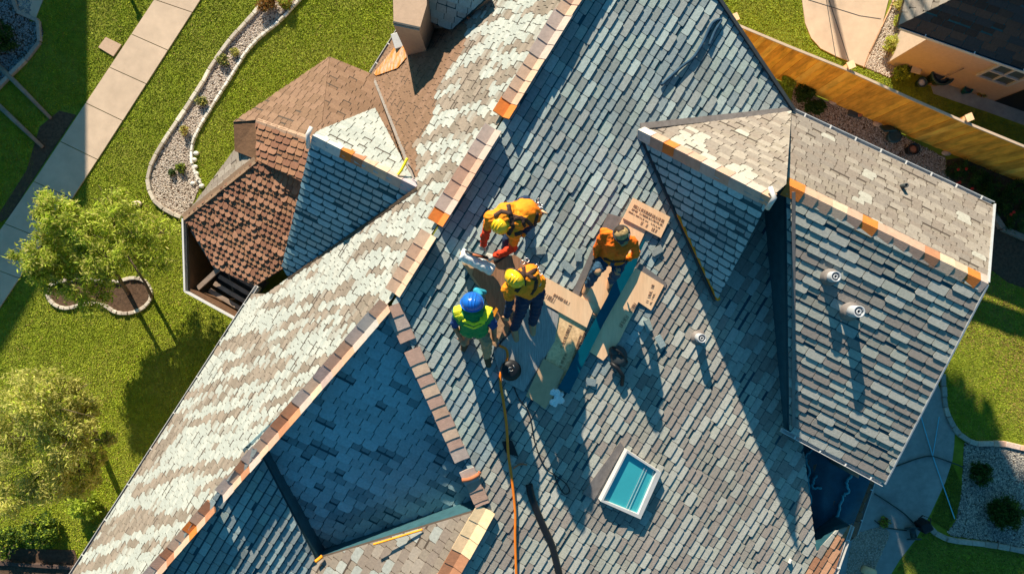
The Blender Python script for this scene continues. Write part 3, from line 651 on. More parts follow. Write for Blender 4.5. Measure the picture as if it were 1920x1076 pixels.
# nail strip / rags beside worker
s = MB()
for k in range(5): s.box(MAIN.at(1005+k*2.5, 377+k*8+random.uniform(-3, 3), .06), (.10, .05, .05), random.uniform(0, 3))
hose('yellow_strap', [(746, 328), (753, 318), (764, 297)], None, 6.15, .022, 'yellow', 'short yellow strap lying on the left gable cap', 'strap', 8)
hose('black_strap', [(765, 309), (772, 318), (778, 333)], None, 6.18, .010, 'black', 'thin black strap hooked at the left gable valley', 'strap', 6)
hose('orange_nozzle', [(592, 1052), (600, 1046), (604, 1042)], None, 5.6, .03, 'orange_paint', 'small orange fitting at the lowest corner of the shadowed roof', 'fitting', 8)
hose('copper_strip', [(700, 1020), (740, 1008), (792, 992)], None, 6.03, .018, 'orange_paint', 'thin orange strip along the lower edge of the shadowed roof', 'strip', 6)
hose('white_peg', [(1480, 1055), (1483, 1048)], MAIN, .05, .03, 'white_paint', 'small white plastic peg low on the right of the roof', 'peg', 8)
hose('curled_strip', [(866, 900), (880, 898), (896, 890), (900, 884)], MAIN, .07, .03, 'terracotta', 'curled reddish strip at the foot of the diagonal caps', 'strip', 8)

for k, (x, y, a) in enumerate([(1085, 478, .5), (1064, 500, 1.4), (1010, 470, 2.2), (1215, 610, .9), (1108, 716, 1.9), (870, 560, .2), (1232, 470, 2.6), (1238, 640, 1.1)]):
    s = MB(); c = MAIN.at(x, y, .05); R_ = MAIN.normal().to_track_quat('Z', 'Y').to_matrix()@Matrix.Rotation(a, 3, 'Z')@Matrix.Rotation(.06, 3, 'X')
    s.box(c, (.19+.03*math.sin(k), .11, .008), M=R_, col=PAL['grey'][k % 7]); tag(s.build('loose_shingle', [M['shingle']], loc=c), 'single loose grey shingle lying around the boards', 'shingle', 'loose shingles on the roof')
t = thing('hammer', MAIN.at(1126, 592), 'hammer with wooden handle lying on the long plain board', 'hammer')
s = MB(); s.tube([MAIN.at(1112, 588, .075), MAIN.at(1132, 598, .075)], .012, 8); s.build('handle', [M['brownboard']], t)
s = MB(); s.tube([MAIN.at(1130, 602, .085), MAIN.at(1135, 594, .085)], [.018, .014], 10); s.build('head', [M['darkgrey']], t)

# ------------------------------------------------------------------ ground
def gpoly(pp, z=0.0): return [P(x, y, z) for x, y in pp]
G = MB(); G.add([(-60, -60, 0), (60, -60, 0), (60, 60, 0), (-60, 60, 0)], [(0, 1, 2, 3)])
tag(G.build('ground', [M['ground']]), kind='structure')
def patch(name, pp, z, m, kind='structure', th=.03):
    s = MB(); pts = gpoly(pp)
    tr = tessellate_polygon([[Vector(p) for p in pts]]); n = len(pts)
    ar = sum(pts[i].x*pts[(i+1) % n].y-pts[(i+1) % n].x*pts[i].y for i in range(n))
    if ar < 0: pts = pts[::-1]; tr = tessellate_polygon([[Vector(p) for p in pts]])
    top = [Vector((p.x, p.y, z)) for p in pts]; bot = [Vector((p.x, p.y, -.02)) for p in pts]
    T = []
    for t in tr:
        a, b, c = [top[i] for i in t]
        T.append(t if (b-a).cross(c-a).z > 0 else tuple(reversed(t)))
    s.add(top+bot, T+[(i, n+i, n+(i+1) % n, (i+1) % n) for i in range(n)])
    o = s.build(name, [M[m]]); tag(o, kind=kind); return o
# sidewalk slabs
swL = lambda y: 289+(y/214.0)*(147-289) if y < 214 else 147+(y-214)/146*(50-147) if y < 360 else 50+(y-360)*(-.70)
swR = lambda y: 375-(y/300.)*(375-182) if y < 300 else 182+(y-300)/58*(144-182) if y < 358 else 144-(y-358)*.663
jts = [(-96, -60), (0-0, 24), (65, 95), (127, 158), (194, 227), (266, 300), (341, 373), (420, 450), (493, 522), (570, 600)]
swp = MB()
for k in range(len(jts)-1):
    a0, a1 = jts[k]; b0, b1 = jts[k+1]
    q = [(swL(a0), a0), (swR(a1), a1), (swR(b1)+.9, b1-1.1), (swL(b0)+.9, b0-1.1)]
    pts = [P(x, y, .035) for x, y in q]; swp.slab(pts, .06)
tag(swp.build('sidewalk', [M['concrete']]), kind='structure')
swpoly = [(swL(-96), -96), (swR(-60), -60), (182, 300), (144, 358), (0, 453+0), (-20, 610), (-120, 610), (0-4, 432), (50, 360), (147, 214), (289, 0)]
swpoly = [(353, -96), (414, -60), (375, 0), (182, 300), (144, 358), (-16, 600), (-118, 600), (0, 431), (50, 360), (147, 214), (289, 0)]
patch('utility_slab', [(200, 71), (229, 85), (214, 107), (186, 90)], .04, 'pebble')
bpy.data.objects['utility_slab'].data.materials[0] = M['stucco']
def kerb(name, pp, label, cat, w=.10, h=.10, step=.22, col=((.55, .50, .42), (.45, .40, .34), (.62, .58, .50)), group=None, jit=.2):
    pts = curve_pts(pp, None, 0, 6); s = MB(); acc = 0; seg = [pts[0]]
    L = [0]
    for a, b in zip(pts[:-1], pts[1:]): L.append(L[-1]+(b-a).length)
    def at(t):
        for i in range(len(L)-1):
            if L[i+1] >= t: f = (t-L[i])/max(1e-6, L[i+1]-L[i]); return pts[i].lerp(pts[i+1], f)
        return pts[-1]
    t = 0
    while t < L[-1]-.02:
        st = step*(1-jit+2*jit*random.random()); a = at(t+.006); b = at(min(L[-1], t+st)-.004)
        c = random.choice(col); f = .85+.3*random.random(); hh = h*(1+random.uniform(-.15, .15)); ww = w*(1+random.uniform(-jit, jit)*.5)
        s.bar(a+Vector((0, 0, hh/2-.02)), b+Vector((0, 0, hh/2-.02)), ww, hh, 0, tuple(k*f for k in c)); t += st
    o = s.build(name, [M['kerb']], loc=pts[0], bevel=.012); return tag(o, label, cat, group)
bedL = [(505, -14), (492, 10), (460, 46), (430, 80), (396, 128), (385, 150), (350, 205), (318, 252), (292, 295), (280, 325), (280, 350), (292, 378), (318, 398), (342, 408)]
bedR = [(575, -14), (558, 6), (522, 44), (492, 68), (462, 100), (432, 148), (402, 195), (378, 235), (364, 266), (360, 296), (368, 325), (378, 345)]
kerb('bed_kerb', bedL, 'long pale stone kerb on the outer side of the white gravel bed', 'kerb', w=.09, step=.30)
kerb('bed_kerb', bedR, 'thin whitish stone kerb on the house side of the gravel bed', 'kerb', w=.06, step=.16, col=((.7, .7, .66), (.6, .58, .52), (.75, .74, .7)))
gbed = bedL+[(360, 385)]+bedR[::-1]
patch('gravel_bed_soil', gbed, .008, 'soil')
def inpoly(x, y, pp):
    c = np.zeros(x.shape, bool); n = len(pp)
    for i in range(n):
        x0, y0 = pp[i]; x1, y1 = pp[(i+1) % n]
        if y0 == y1: continue
        k = ((y0 > y) != (y1 > y)) & (x < (x1-x0)*(y-y0)/(y1-y0)+x0); c ^= k
    return c
def gravel(name, pp, n, size, cols, label, z=.01, mats='pebble'):
    xs = [p[0] for p in pp]; ys = [p[1] for p in pp]
    x = rng.uniform(min(xs), max(xs), n*3); y = rng.uniform(min(ys), max(ys), n*3); k = inpoly(x, y, pp); x, y = x[k][:n], y[k][:n]; N = len(x)
    d = CAMZ/F; C = np.stack([(x-CX)*d, (CY-y)*d, np.full(N, z)], 1)
    # squashed octahedra with random yaw
    base = np.array([(1, 0, 0), (.3, .9, 0), (-.8, .5, 0), (-.8, -.6, 0), (.35, -.9, 0), (.1, 0, .75)])
    tri = np.array([(0, 1, 5), (1, 2, 5), (2, 3, 5), (3, 4, 5), (4, 0, 5)])
    B = np.repeat(base[None], N, 0)*rng.uniform(.75, 1.25, (N, 6, 1)); B[:, :5, 2] = rng.uniform(.0, .25, (N, 5))
    s = rng.uniform(.6, 1.3, (N, 1, 1))*size; B *= s; a = rng.uniform(0, 6.28, N); ca, sa = np.cos(a)[:, None], np.sin(a)[:, None]
    X = B[:, :, 0]*ca-B[:, :, 1]*sa; Y = B[:, :, 0]*sa+B[:, :, 1]*ca; B = np.stack([X, Y, B[:, :, 2]], 2)+C[:, None, :]
    V = B[:, tri, :].reshape(-1, 3, 3); cc = np.array(cols)[rng.integers(0, len(cols), N)]*rng.uniform(.75, 1.2, (N, 1)); cc = np.repeat(cc, 5, 0)
    o = npmesh(name, V, 3, cc, [M[mats]]); tag(o, label, 'gravel', kind='stuff'); return o
WG = [(.50, .43, .36), (.40, .34, .28), (.56, .50, .43), (.33, .26, .21), (.52, .47, .42)]
gravel('gravel', gbed, 15000, .019, WG, 'white and tan gravel filling the curved bed on the lawn')

# grass blades (lawn)
LAWN = [('left', [(-60, -60), (760, -60), (760, 140), (620, 240), (520, 330), (400, 420), (460, 640), (100, 1140), (-60, 1140)], 200000),
        ('right', [(1340, -60), (1700, -60), (1700, 180), (1930, 280), (1930, 240), (1700, 150), (1340, 40)], 12000)]
EXC = [swpoly, [(200, 71), (229, 85), (214, 107), (186, 90)], gbed, [(88, 540), (110, 522), (180, 530), (240, 522), (278, 535), (284, 560), (262, 582), (220, 586), (160, 572), (110, 578), (90, 565)],
       [(-60, 1020), (60, 1028), (140, 1030), (150, 1060), (190, 1100), (-60, 1140)],
       [(-60, 60), (0, 20), (40, 18), (78, 45), (80, 70), (62, 100), (30, 135), (-60, 220)], [(-60, -60), (0, 0), (80, -10), (70, 30), (30, 25), (-60, 60)],
       [(75, 230), (115, 205), (145, 215), (60, 345), (30, 395), (10, 420), (60, 330)]]
def blades(name, pp, n, label, exc=(), pal=((.26, .34, .014), (.30, .38, .018), (.22, .30, .012), (.35, .38, .025), (.20, .27, .010)), hgt=.014, wid=.013, dry=.0):
    xs = [p[0] for p in pp]; ys = [p[1] for p in pp]; m = int(n*2.2)
    x = rng.uniform(min(xs), max(xs), m); y = rng.uniform(min(ys), max(ys), m); k = inpoly(x, y, pp)
    for e in exc: k &= ~inpoly(x, y, e)
    x, y = x[k][:n], y[k][:n]; N = len(x); d = CAMZ/F
    C = np.stack([(x-CX)*d, (CY-y)*d, np.zeros(N)], 1)
    # clump field for tone and lean
    f = np.zeros(N)
    for q in range(7):
        kx, ky = rng.normal(0, 1.0+q*.9, 2); f += np.sin(C[:, 0]*kx+C[:, 1]*ky+rng.uniform(0, 6))/(1+.35*q)
    f = f/3.2
    a = rng.uniform(0, 6.28, N); h = hgt*rng.uniform(.5, 1.4, N)*(1+.2*f); w = wid*rng.uniform(.7, 1.5, N)
    D = np.stack([np.cos(a), np.sin(a), np.zeros(N)], 1); lean = rng.normal(0, .55, (N, 2))+np.array([.25, -.2])
    T = C+np.stack([lean[:, 0]*h, lean[:, 1]*h, h], 1)
    V = np.stack([C-D*w[:, None], C+D*w[:, None], T], 1)
    cc = np.array(pal)[rng.integers(0, len(pal), N)]*(1+.22*f[:, None])*rng.uniform(.92, 1.08, (N, 1)); cc = np.clip(cc, .01, 1)
    if dry:
        msk = (rng.uniform(0, 1, N) < np.clip(dry*(1+1.2*f), 0, 1)); cc[msk] = np.array([(.30, .22, .06)])*rng.uniform(.7, 1.2, (msk.sum(), 1))
    return tag(npmesh(name, V, 3, cc, [M['blade']]), label, 'grass', kind='stuff')
blades('grass', LAWN[0][1], 280000, 'mown green lawn grass left of the house', EXC, dry=.07)

# ------------------------------------------------------------------ plants
LG = [(.48, .60, .06), (.38, .50, .05), (.56, .66, .09), (.28, .38, .04)]
DG = [(.04, .09, .015), (.06, .13, .02), (.09, .16, .03), (.03, .07, .012)]
OL = [(.60, .58, .16), (.50, .50, .12), (.66, .62, .20), (.38, .38, .09)]
RU = [(.38, .16, .04), (.28, .14, .04), (.20, .19, .04), (.42, .22, .06)]
def leafcloud(name, blobs, n, size, pal, parent, asp=.45, shell=.55):
    """blobs: (centre, radius, weight)"""
    wts = np.array([b[2] for b in blobs], float); wts /= wts.sum(); idx = rng.choice(len(blobs), n, p=wts)
    c = np.array([list(b[0]) for b in blobs])[idx]; r = np.array([b[1] for b in blobs])[idx]
    d = rng.normal(0, 1, (n, 3)); d /= np.linalg.norm(d, axis=1)[:, None]
    rr = r*(shell+(1-shell)*rng.uniform(0, 1, n))
    # twiggy lumps: pull leaves to sub-clusters
    K = 26*len(blobs); cid = rng.choice(len(blobs), K); cd = rng.normal(0, 1, (K, 3)); cd /= np.linalg.norm(cd, axis=1)[:, None]
    bc = np.array([list(b[0]) for b in blobs])[cid]+cd*(np.array([b[1] for b in blobs])[cid]*rng.uniform(.4, 1.0, K))[:, None]*np.array([1, 1, .8])
    Pp = c+d*rr[:, None]*np.array([1, 1, .8])
    m = rng.uniform(0, 1, n) < .88
    # choose a random cluster in the same blob
    pick = rng.integers(0, K, n); same = {b: np.where(cid == b)[0] for b in range(len(blobs))}
    for b in range(len(blobs)):
        if len(same[b]) == 0: continue
        q = (idx == b); pick[q] = rng.choice(same[b], q.sum())
    br = np.array([b[1] for b in blobs])[idx]
    Pp[m] = bc[pick[m]]+rng.normal(0, 1, (m.sum(), 3))*(br[m]*.12)[:, None]
    tone = (.72+.5*rng.uniform(0, 1, K))[pick]
    t = rng.normal(0, 1, (n, 3)); t[:, 2] *= .6; t /= np.linalg.norm(t, axis=1)[:, None]
    u = np.cross(t, rng.normal(0, 1, (n, 3))); u /= np.linalg.norm(u, axis=1)[:, None]
    s = size*rng.uniform(.6, 1.4, n)[:, None]
    V = np.stack([Pp-t*s, Pp+u*s*asp, Pp+t*s, Pp-u*s*asp], 1); V[:, :, 2] = np.maximum(V[:, :, 2], .01)
    cc = np.array(pal)[rng.integers(0, len(pal), n)]*tone[:, None]*rng.uniform(.85, 1.15, (n, 1))
    return npmesh(name, V, 4, cc, [M['leaf']], parent)
def bush(name, px, py, r, h, pal, n, label, size=.025, z=0, cat='shrub', group=None, asp=.45):
    b = P(px, py, z); t = thing(name, b, label, cat, group)
    s = MB()
    for k in range(6):
        a = k*1.05; e = b+Vector((math.cos(a)*r*.6, math.sin(a)*r*.6, h*.75)); s.tube([b, b.lerp(e, .5)+Vector((0, 0, h*.1)), e], [.02, .014, .006], 5)
    s.build('stem', [M['bark']], t)
    bl = [(b+Vector((0, 0, h*.5)), r*.75, 2)]+[(b+Vector((math.cos(a)*r*.45, math.sin(a)*r*.45, h*random.uniform(.35, .65))), r*random.uniform(.4, .6), 1) for a in [random.uniform(0, 6.28) for _ in range(5)]]
    leafcloud('foliage', bl, n, size, pal, t, asp=asp); return t
def tree(name, base, blobs, n, pal, label, size=.04, tr=.07, lean=(0, 0), group=None, asp=.3):
    t = thing(name, base, label, 'tree', group); base = Vector(base); top = sum((Vector(b[0]) for b in blobs), Vector())/len(blobs)
    s = MB(); mid = base.lerp(top, .5)+Vector((lean[0], lean[1], 0))
    s.tube([base-Vector((0, 0, .05)), base.lerp(mid, .5), mid, mid.lerp(top, .6), top], [tr, tr*.85, tr*.7, tr*.5, tr*.25], 10); s.build('trunk', [M['bark']], t)
    s = MB()
    for b in blobs:
        c = Vector(b[0]); st = mid.lerp(top, random.uniform(-.1, .6)); m = st.lerp(c, .5)+Vector((random.uniform(-.1, .1), random.uniform(-.1, .1), -.08))
        s.tube([st, m, c], [tr*.4, tr*.28, tr*.14], 7)
        for k in range(5):
            e = c+Vector((random.gauss(0, 1), random.gauss(0, 1), random.gauss(0, .6)))*b[1]*.6; s.tube([m.lerp(c, random.random()), c.lerp(e, .5)+Vector((0, 0, .05)), e], [tr*.16, tr*.1, tr*.05], 5)
    s.build('branches', [M['bark']], t)
    leafcloud('crown', blobs, n, size, pal, t, asp=asp); return t
random.seed(21)
B = lambda x, y, z, r, w: (P(x, y, z), r, w)
t1 = tree('tree', P(240, 552), [B(105, 405, 2.2, .58, 3.2), B(75, 480, 2.1, .52, 3.2), B(150, 430, 2.0, .52, 2.4), B(125, 525, 1.8, .52, 2.2), B(195, 480, 1.9, .6, 2.4), B(240, 425, 1.7, .62, 1.5), B(280, 475, 1.5, .55, 1.1), B(175, 560, 1.5, .45, 1.0), B(215, 385, 1.9, .42, .8), B(310, 430, 1.4, .4, .4)],
     24000, LG+OL[:2], 'young tree with feathery bright green crown beside the sidewalk', size=.05, tr=.055, asp=.28)
s = MB(); s.tube([P(284, 556, -.05), P(284, 555, .8), P(272, 530, 1.5), P(240, 480, 1.9)], [.045, .04, .03, .015], 8); s.build('trunk', [M['bark']], t1)
tree('tree', P(176, 812), [B(70, 750, 2.9, .72, 3.6), B(15, 820, 2.7, .75, 3), B(125, 825, 2.6, .65, 3.4), B(130, 740, 2.6, .4, 1.5), B(90, 900, 2.4, .6, 2.5), B(160, 770, 2.2, .35, 1.2), B(20, 930, 2.4, .5, 2), B(205, 822, 1.9, .18, .5), B(150, 900, 1.9, .4, 1.2), B(-40, 800, 2.6, .6, 2), B(180, 860, 1.7, .25, .5)],
     36000, OL+LG[:1]+OL[:1], 'broad yellowish green tree at the lower left corner', size=.046, tr=.08, asp=.25)
bush('shrub', 168, 935, .42, .6, LG, 5200, 'bright green leafy shrub below the yellowish tree', .03)
bush('shrub', 95, 985, .5, .7, DG+LG[:2], 5200, 'darker green shrub on the mulch at the lower left corner', .03)
bush('shrub', 30, 1010, .45, .6, DG+LG[:2], 4200, 'green shrub at the far lower left edge', .03)
bush('shrub', 206, 985, .28, .3, OL, 1800, 'straggly olive shrub between the mulch and the gutter', .022)
patch('mulch_bed', [(-60, 1020), (60, 1028), (140, 1030), (150, 1060), (190, 1100), (-60, 1140)], .02, 'soil')
kerb('bed_kerb', [(-40, 1052), (40, 1054), (90, 1058), (150, 1062)], 'dark timber edging across the mulch at the lower left', 'kerb', w=.10, h=.12, step=.9, col=((.07, .05, .04), (.09, .06, .05)))
ring = [(284, 545), (283, 562), (268, 578), (244, 587), (218, 585), (196, 572), (160, 570), (125, 578), (100, 568), (90, 548), (104, 530), (150, 524), (215, 528), (248, 521), (272, 526), (284, 545)]
kerb('tree_ring', ring, 'ring of pale stones around the feathery tree', 'kerb', w=.08, step=.14, h=.09)
patch('tree_bed', ring[:-1], .012, 'soil')
for (x, y, r, h, pal, n, lab) in [(505, 14, .26, .35, RU, 2600, 'rust orange shrub at the top of the gravel bed'), (540, 6, .22, .3, RU+LG, 2000, 'rusty green shrub in the top corner of the gravel bed'),
        (422, 117, .17, .22, DG+OL, 900, 'dark olive shrub in the upper part of the gravel bed'), (443, 100, .13, .2, OL, 500, 'small pale olive shrub next to the dark olive one'), (381, 191, .16, .22, DG+OL, 900, 'round olive shrub midway along the gravel bed'),
        (349, 247, .14, .22, OL+RU[:1], 800, 'yellowish tuft in the gravel bed'), (342, 316, .15, .2, DG+LG, 800, 'green shrub near the wide end of the gravel bed'), (325, 326, .11, .16, DG, 500, 'small dark shrub at the wide end of the gravel bed')]:
    bush('shrub', x, y, r, h, pal, n, lab, .02, group='shrubs in the gravel bed')
# pale stones at the end of the bed
for k, (x, y) in enumerate([(364, 300), (366, 313), (368, 326), (372, 338), (362, 344), (378, 349), (368, 288)]):
    s = MB(); s.ball(P(x, y, .03), .07, sub=2, sq=(1, .8, .6), col=(.72, .70, .64)); o = s.build('stone', [M['kerb']], loc=P(x, y)); tag(o, 'white rounded stone at the wide end of the gravel bed', 'stone', 'white stones edging the gravel bed')
    d = noise.noise(Vector((k, 2, 3)))
    for v in o.data.vertices: v.co *= 1+.18*noise.noise(v.co*9+Vector((k, 0, 0)))
s = MB(); s.ball(P(256, 382, .02), .13, sub=2, sq=(1, .6, .3), col=(.62, .5, .4)); tag(s.build('flat_stone', [M['kerb']], loc=P(256, 382)), 'flat pale stone lying in the lawn', 'stone')

# ------------------------------------------------------------------ upper left corner bed, poles
cb = [(-60, -60), (70, -60), (55, 40), (78, 45), (82, 62), (70, 92), (40, 125), (15, 150), (-60, 230)]
patch('corner_bed', cb, .008, 'soil')
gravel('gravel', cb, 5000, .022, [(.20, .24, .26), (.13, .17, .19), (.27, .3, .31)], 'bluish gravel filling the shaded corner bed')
kerb('bed_kerb', [(20, -20), (38, 28), (66, 36), (80, 48), (82, 65), (68, 95), (42, 122), (18, 146), (-30, 195)], 'pale kerb curving round the shaded corner bed', 'kerb', w=.09, step=.5, col=((.40, .33, .28), (.36, .3, .26)))
bush('shrub', 14, 75, .5, .6, DG, 4500, 'dark rounded shrub in the shaded corner bed', .03)
patch('path', [(28, -40), (98, -40), (67, 36), (38, 28)], .014, 'concrete')
patch('mulch_strip', [(75, 238), (112, 208), (143, 216), (52, 352), (20, 405), (-20, 430), (50, 320)], .01, 'soil')
for (a, b, lab) in [((-30, 95), (95, 222), 'upper of the two pale poles lying on the shaded lawn'), ((-30, 172), (80, 276), 'lower of the two pale poles lying on the shaded lawn')]:
    s = MB(); s.tube([P(*a, .06), P((a[0]+b[0])/2, (a[1]+b[1])/2, .07), P(*b, .05)], [.06, .055, .04], 10); tag(s.build('timber_pole', [M['timber']], loc=P(*b)), lab, 'pole')
# lamp-like bollard shadow source at the top of the lawn
t = thing('lamp_bollard', P(243, -8), 'short dark lamp bollard on the lawn at the top edge', 'lamp')
s = MB(); s.tube([P(243, -8, 0), P(243, -8, .22)], .04); s.build('post', [M['black']], t)
s = MB(); s.lathe(P(243, -8, .22), [(.07, 0), (.08, .03), (.05, .06), (.001, .07)], 16); s.build('lamp_shade', [M['black']], t)

# neighbour house beyond the upper left, whose shadow falls over the path
nb = thing('neighbour_house', (-16, 16, 0), 'tall gabled neighbour house outside the upper left corner', 'house')
s = MB(); prof = [(-13.3, 0), (-13.3, 6.0), (-18.2, 9.1), (-23.1, 6.0), (-23.1, 0)]
v = [Vector((x, y, z)) for y in (13.3, 23) for x, z in prof]; s.add(v, [(0, 1, 2, 3, 4), (9, 8, 7, 6, 5), (0, 5, 6, 1), (1, 6, 7, 2), (2, 7, 8, 3), (3, 8, 9, 4)]); s.build('wall', [M['stucco']], nb)
s = MB()
for sx in (-1, 1):
    s.bar(Vector((-18.2+sx*.02, 18.15, 9.15)), Vector((-18.2+sx*4.9, 18.15, 6.05)), 9.7, .1)
s.build('roof', [M['deck']], nb)

# ------------------------------------------------------------------ upper right: fence, driveway, neighbour
FT = [(1352, 34), (1372, 43), (1480, 88), (1585, 130), (1700, 182), (1808, 229), (1925, 277), (2100, 350)]
def fpt(t, z):   # position along the fence, t in top-line pixels x
    for (x0, y0), (x1, y1) in zip(FT[:-1], FT[1:]):
        if x1 >= t: break
    y = y0+(y1-y0)*(t-x0)/(x1-x0); p = P(t, y, 1.8); p.z = z; return p
fence = thing('fence', fpt(1585, 0), 'tall amber cedar board fence with a pale top rail', 'fence')
s = MB(); t = 1352
while t < 2095:
    wd = 12.5; a = fpt(t, 0); b = fpt(t+wd*.965, 0); r = random.random(); c = [(.93, .44, .05), (.86, .38, .045), (.95, .50, .08), (.74, .33, .04)][int(r*3.99)]
    d = (b-a).normalized(); nn = Vector((d.y, -d.x, 0)); off = nn*(.012*(r-.5))
    s.bar((a+b)/2+off+Vector((0, 0, .02)), (a+b)/2+off+Vector((0, 0, 1.78)), .022, (b-a).length, 0, c, up=nn.cross(Vector((0, 0, 1)))) ; t += wd
s.build('boards', [M['fence']], fence)
s = MB()
for (x0, y0), (x1, y1) in zip(FT[:-1], FT[1:]): s.bar(P(x0, y0, 1.81), P(x1, y1, 1.81), .05, .035)
s.build('top_rail', [M['concrete']], fence)
for t in (1372, 1588, 1808, 1990):
    s = MB(); a = fpt(t, 0)+Vector((.03, .07, 0)); s.bar(a, a+Vector((0, 0, 1.9)), .1, .1, up=Vector((1, 0, 0))); s.box(a+Vector((0, 0, 1.92)), (.16, .16, .03), .4); s.build('post', [M['ply']], fence)
patch('driveway', [(1500, -60), (1503, 0), (1509, 45), (1520, 72), (1538, 92), (1570, 108), (1622, 127), (1650, 60), (1680, -60)], .03, 'concrete')
s = MB()
for a, b in (((1546, -20), (1567, 108)), ((1551, -10), (1592, 116)), ((1515, 0), (1612, 30)), ((1612, 30), (1652, 36))): s.bar(P(*a, .033), P(*b, .033), .014, .004)
tag(s.build('driveway_shadow_lines', [M['darkgrey']]), kind='structure')  # thin dark bars stand in for wire shadows on the driveway
kerb('drive_kerb', [(1684, -30), (1668, 20), (1645, 65), (1624, 110), (1618, 128)], 'thin terracotta edging between driveway and gravel', 'kerb', w=.03, h=.07, step=.6, col=((.5, .3, .18), (.45, .28, .18)))
gp = [(1622, 127), (1645, 70), (1668, 20), (1684, -50), (1720, -50), (1716, 40), (1703, 70), (1695, 130), (1668, 146)]
patch('gravel_soil', gp, .006, 'soil'); gravel('gravel', gp, 5000, .02, WG, 'pale gravel strip between driveway and neighbour house')
bush('shrub', 1684, 12, .22, .35, OL, 2400, 'tall olive shrub at the roof corner of the neighbour', .022); bush('shrub', 1680, 45, .19, .3, OL+LG, 1600, 'small olive shrub just below the tall one', .022)
bush('shrub', 1666, 90, .27, .36, OL+LG[:1], 3200, 'round yellow olive shrub on the pale gravel', .022); bush('shrub', 1686, 138, .24, .34, LG+DG[2:3], 3600, 'round green shrub at the end of the pale gravel strip', .024)
nh = thing('neighbour_house', P(1760, 90), 'neighbour house with tan stucco wall and dark roof in the upper right corner', 'house')
n0 = P(1685, 48, 2.7); n1 = P(2150, 210, 2.7); h1 = P(1800, -8, 3.3)
NSf = Plane.thru(n0, n1, h1)
shingles('roof_face', NSf, [(1685, 48), (1800, -8), (1840, -28), (2150, 80), (2150, 210)], ((1685, 48), (2150, 210)), 'dark', nh, exp=.13, w=.3, th=.012, sd=201)  # dark tiles put the shade of this side into the colour
NWf = Plane.thru(n0, h1, P(1712, -60, 2.75))
shingles('roof_face', NWf, [(1685, 48), (1712, -60), (1880, -60), (1840, -28), (1800, -8)], ((1685, 48), (1712, -60)), 'beige', nh, exp=.13, w=.3, th=.012, sd=202)  # beige tiles are the sunlit copy of the same roof
d8 = Vector((.944, -.33, 0)); nn8 = Vector((-.33, -.944, 0)); W0 = P(1662, 119)
gutter(n0+Vector((.05, 0, -.03)), n1+Vector((0, 0, -.03)), nn8, nh, mt='pvc', nb=5)
def wp(s_, z, o=0): q = W0+d8*s_+nn8*o; q.z = z; return q
s = MB(); s.add([wp(0, 0), wp(5, 0), wp(5, 2.66), wp(0, 2.66), wp(0, 0, -3), wp(0, 2.66, -3)], [(0, 1, 2, 3), (4, 0, 3, 5)]); s.build('wall', [M['stucco_b']], nh)
s = MB(); c = wp(2.02, 1.35, .02)
for a in (-.36, .36): s.bar(wp(2.02+a, .95, .025), wp(2.02+a, 1.75, .025), .06, .05, up=d8)
for z in (.95, 1.35, 1.75): s.bar(wp(1.66, z, .027), wp(2.38, z, .027), .045, .05)
s.bar(wp(2.02, .95, .026), wp(2.02, 1.75, .026), .03, .04, up=d8); wn = s.build('window', [M['pvc']], nh)
s = MB(); s.add([wp(1.68, .97, .012), wp(2.36, .97, .012), wp(2.36, 1.73, .012), wp(1.68, 1.73, .012)], [(0, 1, 2, 3)]); s.build('pane', [M['winglass']], wn)
s = MB(); s.add([wp(2.75, .02, .012), wp(3.6, .02, .012), wp(3.6, 2.1, .012), wp(2.75, 2.1, .012)], [(0, 1, 2, 3)]); s.build('door', [M['black']], nh)
patch('patio', [(1742, 152), (1760, 148), (1925, 206), (1990, 230), (1990, 262), (1920, 235), (1850, 210), (1790, 190), (1750, 176)], .012, 'concrete_grey')
t = thing('lounge_chair', P(1722, 125), 'small reclining chair with cream pads against the tan wall', 'chair')
s = MB(); a = P(1715, 138, .25); b = P(1722, 118, .3); c = P(1735, 95, .75)
s.bar(a, b, .26, .05); s.build('seat', [M['cream']], t, bevel=.02); s = MB(); s.bar(b, c, .26, .05); s.build('backrest', [M['cream']], t, bevel=.02)
s = MB()
for sg in (-1, 1):
    o = Vector((.14*sg, .04*sg, 0)); s.tube([a+o-Vector((0, 0, .25)), a+o, b+o, c+o], .015, 6); s.tube([b+o, b+o+Vector((0, .1, -.28))], .015, 6)
s.build('frame', [M['tealtub']], t)
def pot(name, px, py, r, h, m, label, fill='soil', cat='pot'):
    t = thing(name, P(px, py), label, cat); s = MB(); s.lathe(P(px, py), [(r*.7, 0), (r*.95, h*.8), (r, h*.82), (r*1.03, h), (r*.88, h), (r*.82, h*.8), (.001, h*.78)], 24); s.build('body', [M[m]], t)
    s = MB(); s.lathe(P(px, py), [(r*.84, h*.79), (r*.4, h*.84), (.001, h*.85)], 16); s.build('filling', [M[fill]], t); return t
pot('planter_tub', 1752, 147, .27, .38, 'tealtub', 'large round dark teal tub by the tan wall', 'darkgrey', 'tub')
pot('flower_pot', 1722, 158, .12, .18, 'tealtub', 'small dark pot with a white round top beside the big tub', 'pipe_white')
pot('flower_pot', 1806, 172, .10, .22, 'tealmetal', 'small teal pot standing on the grey patio', 'darkgrey')
bush('shrub', 1836, 178, .16, .22, OL+RU[:2], 700, 'brownish potted plant below the neighbour window', .02, cat='plant')
s = MB(); s.tube([wp(1.2, .0, .12), wp(1.25, 1.1, .06)], .012, 6); s.box(wp(1.2, .06, .13), (.18, .05, .1), -.3); tag(s.build('shovel', [M['timber']], loc=wp(1.2, 0, .1)), 'thin shovel leaning on the tan wall', 'shovel')
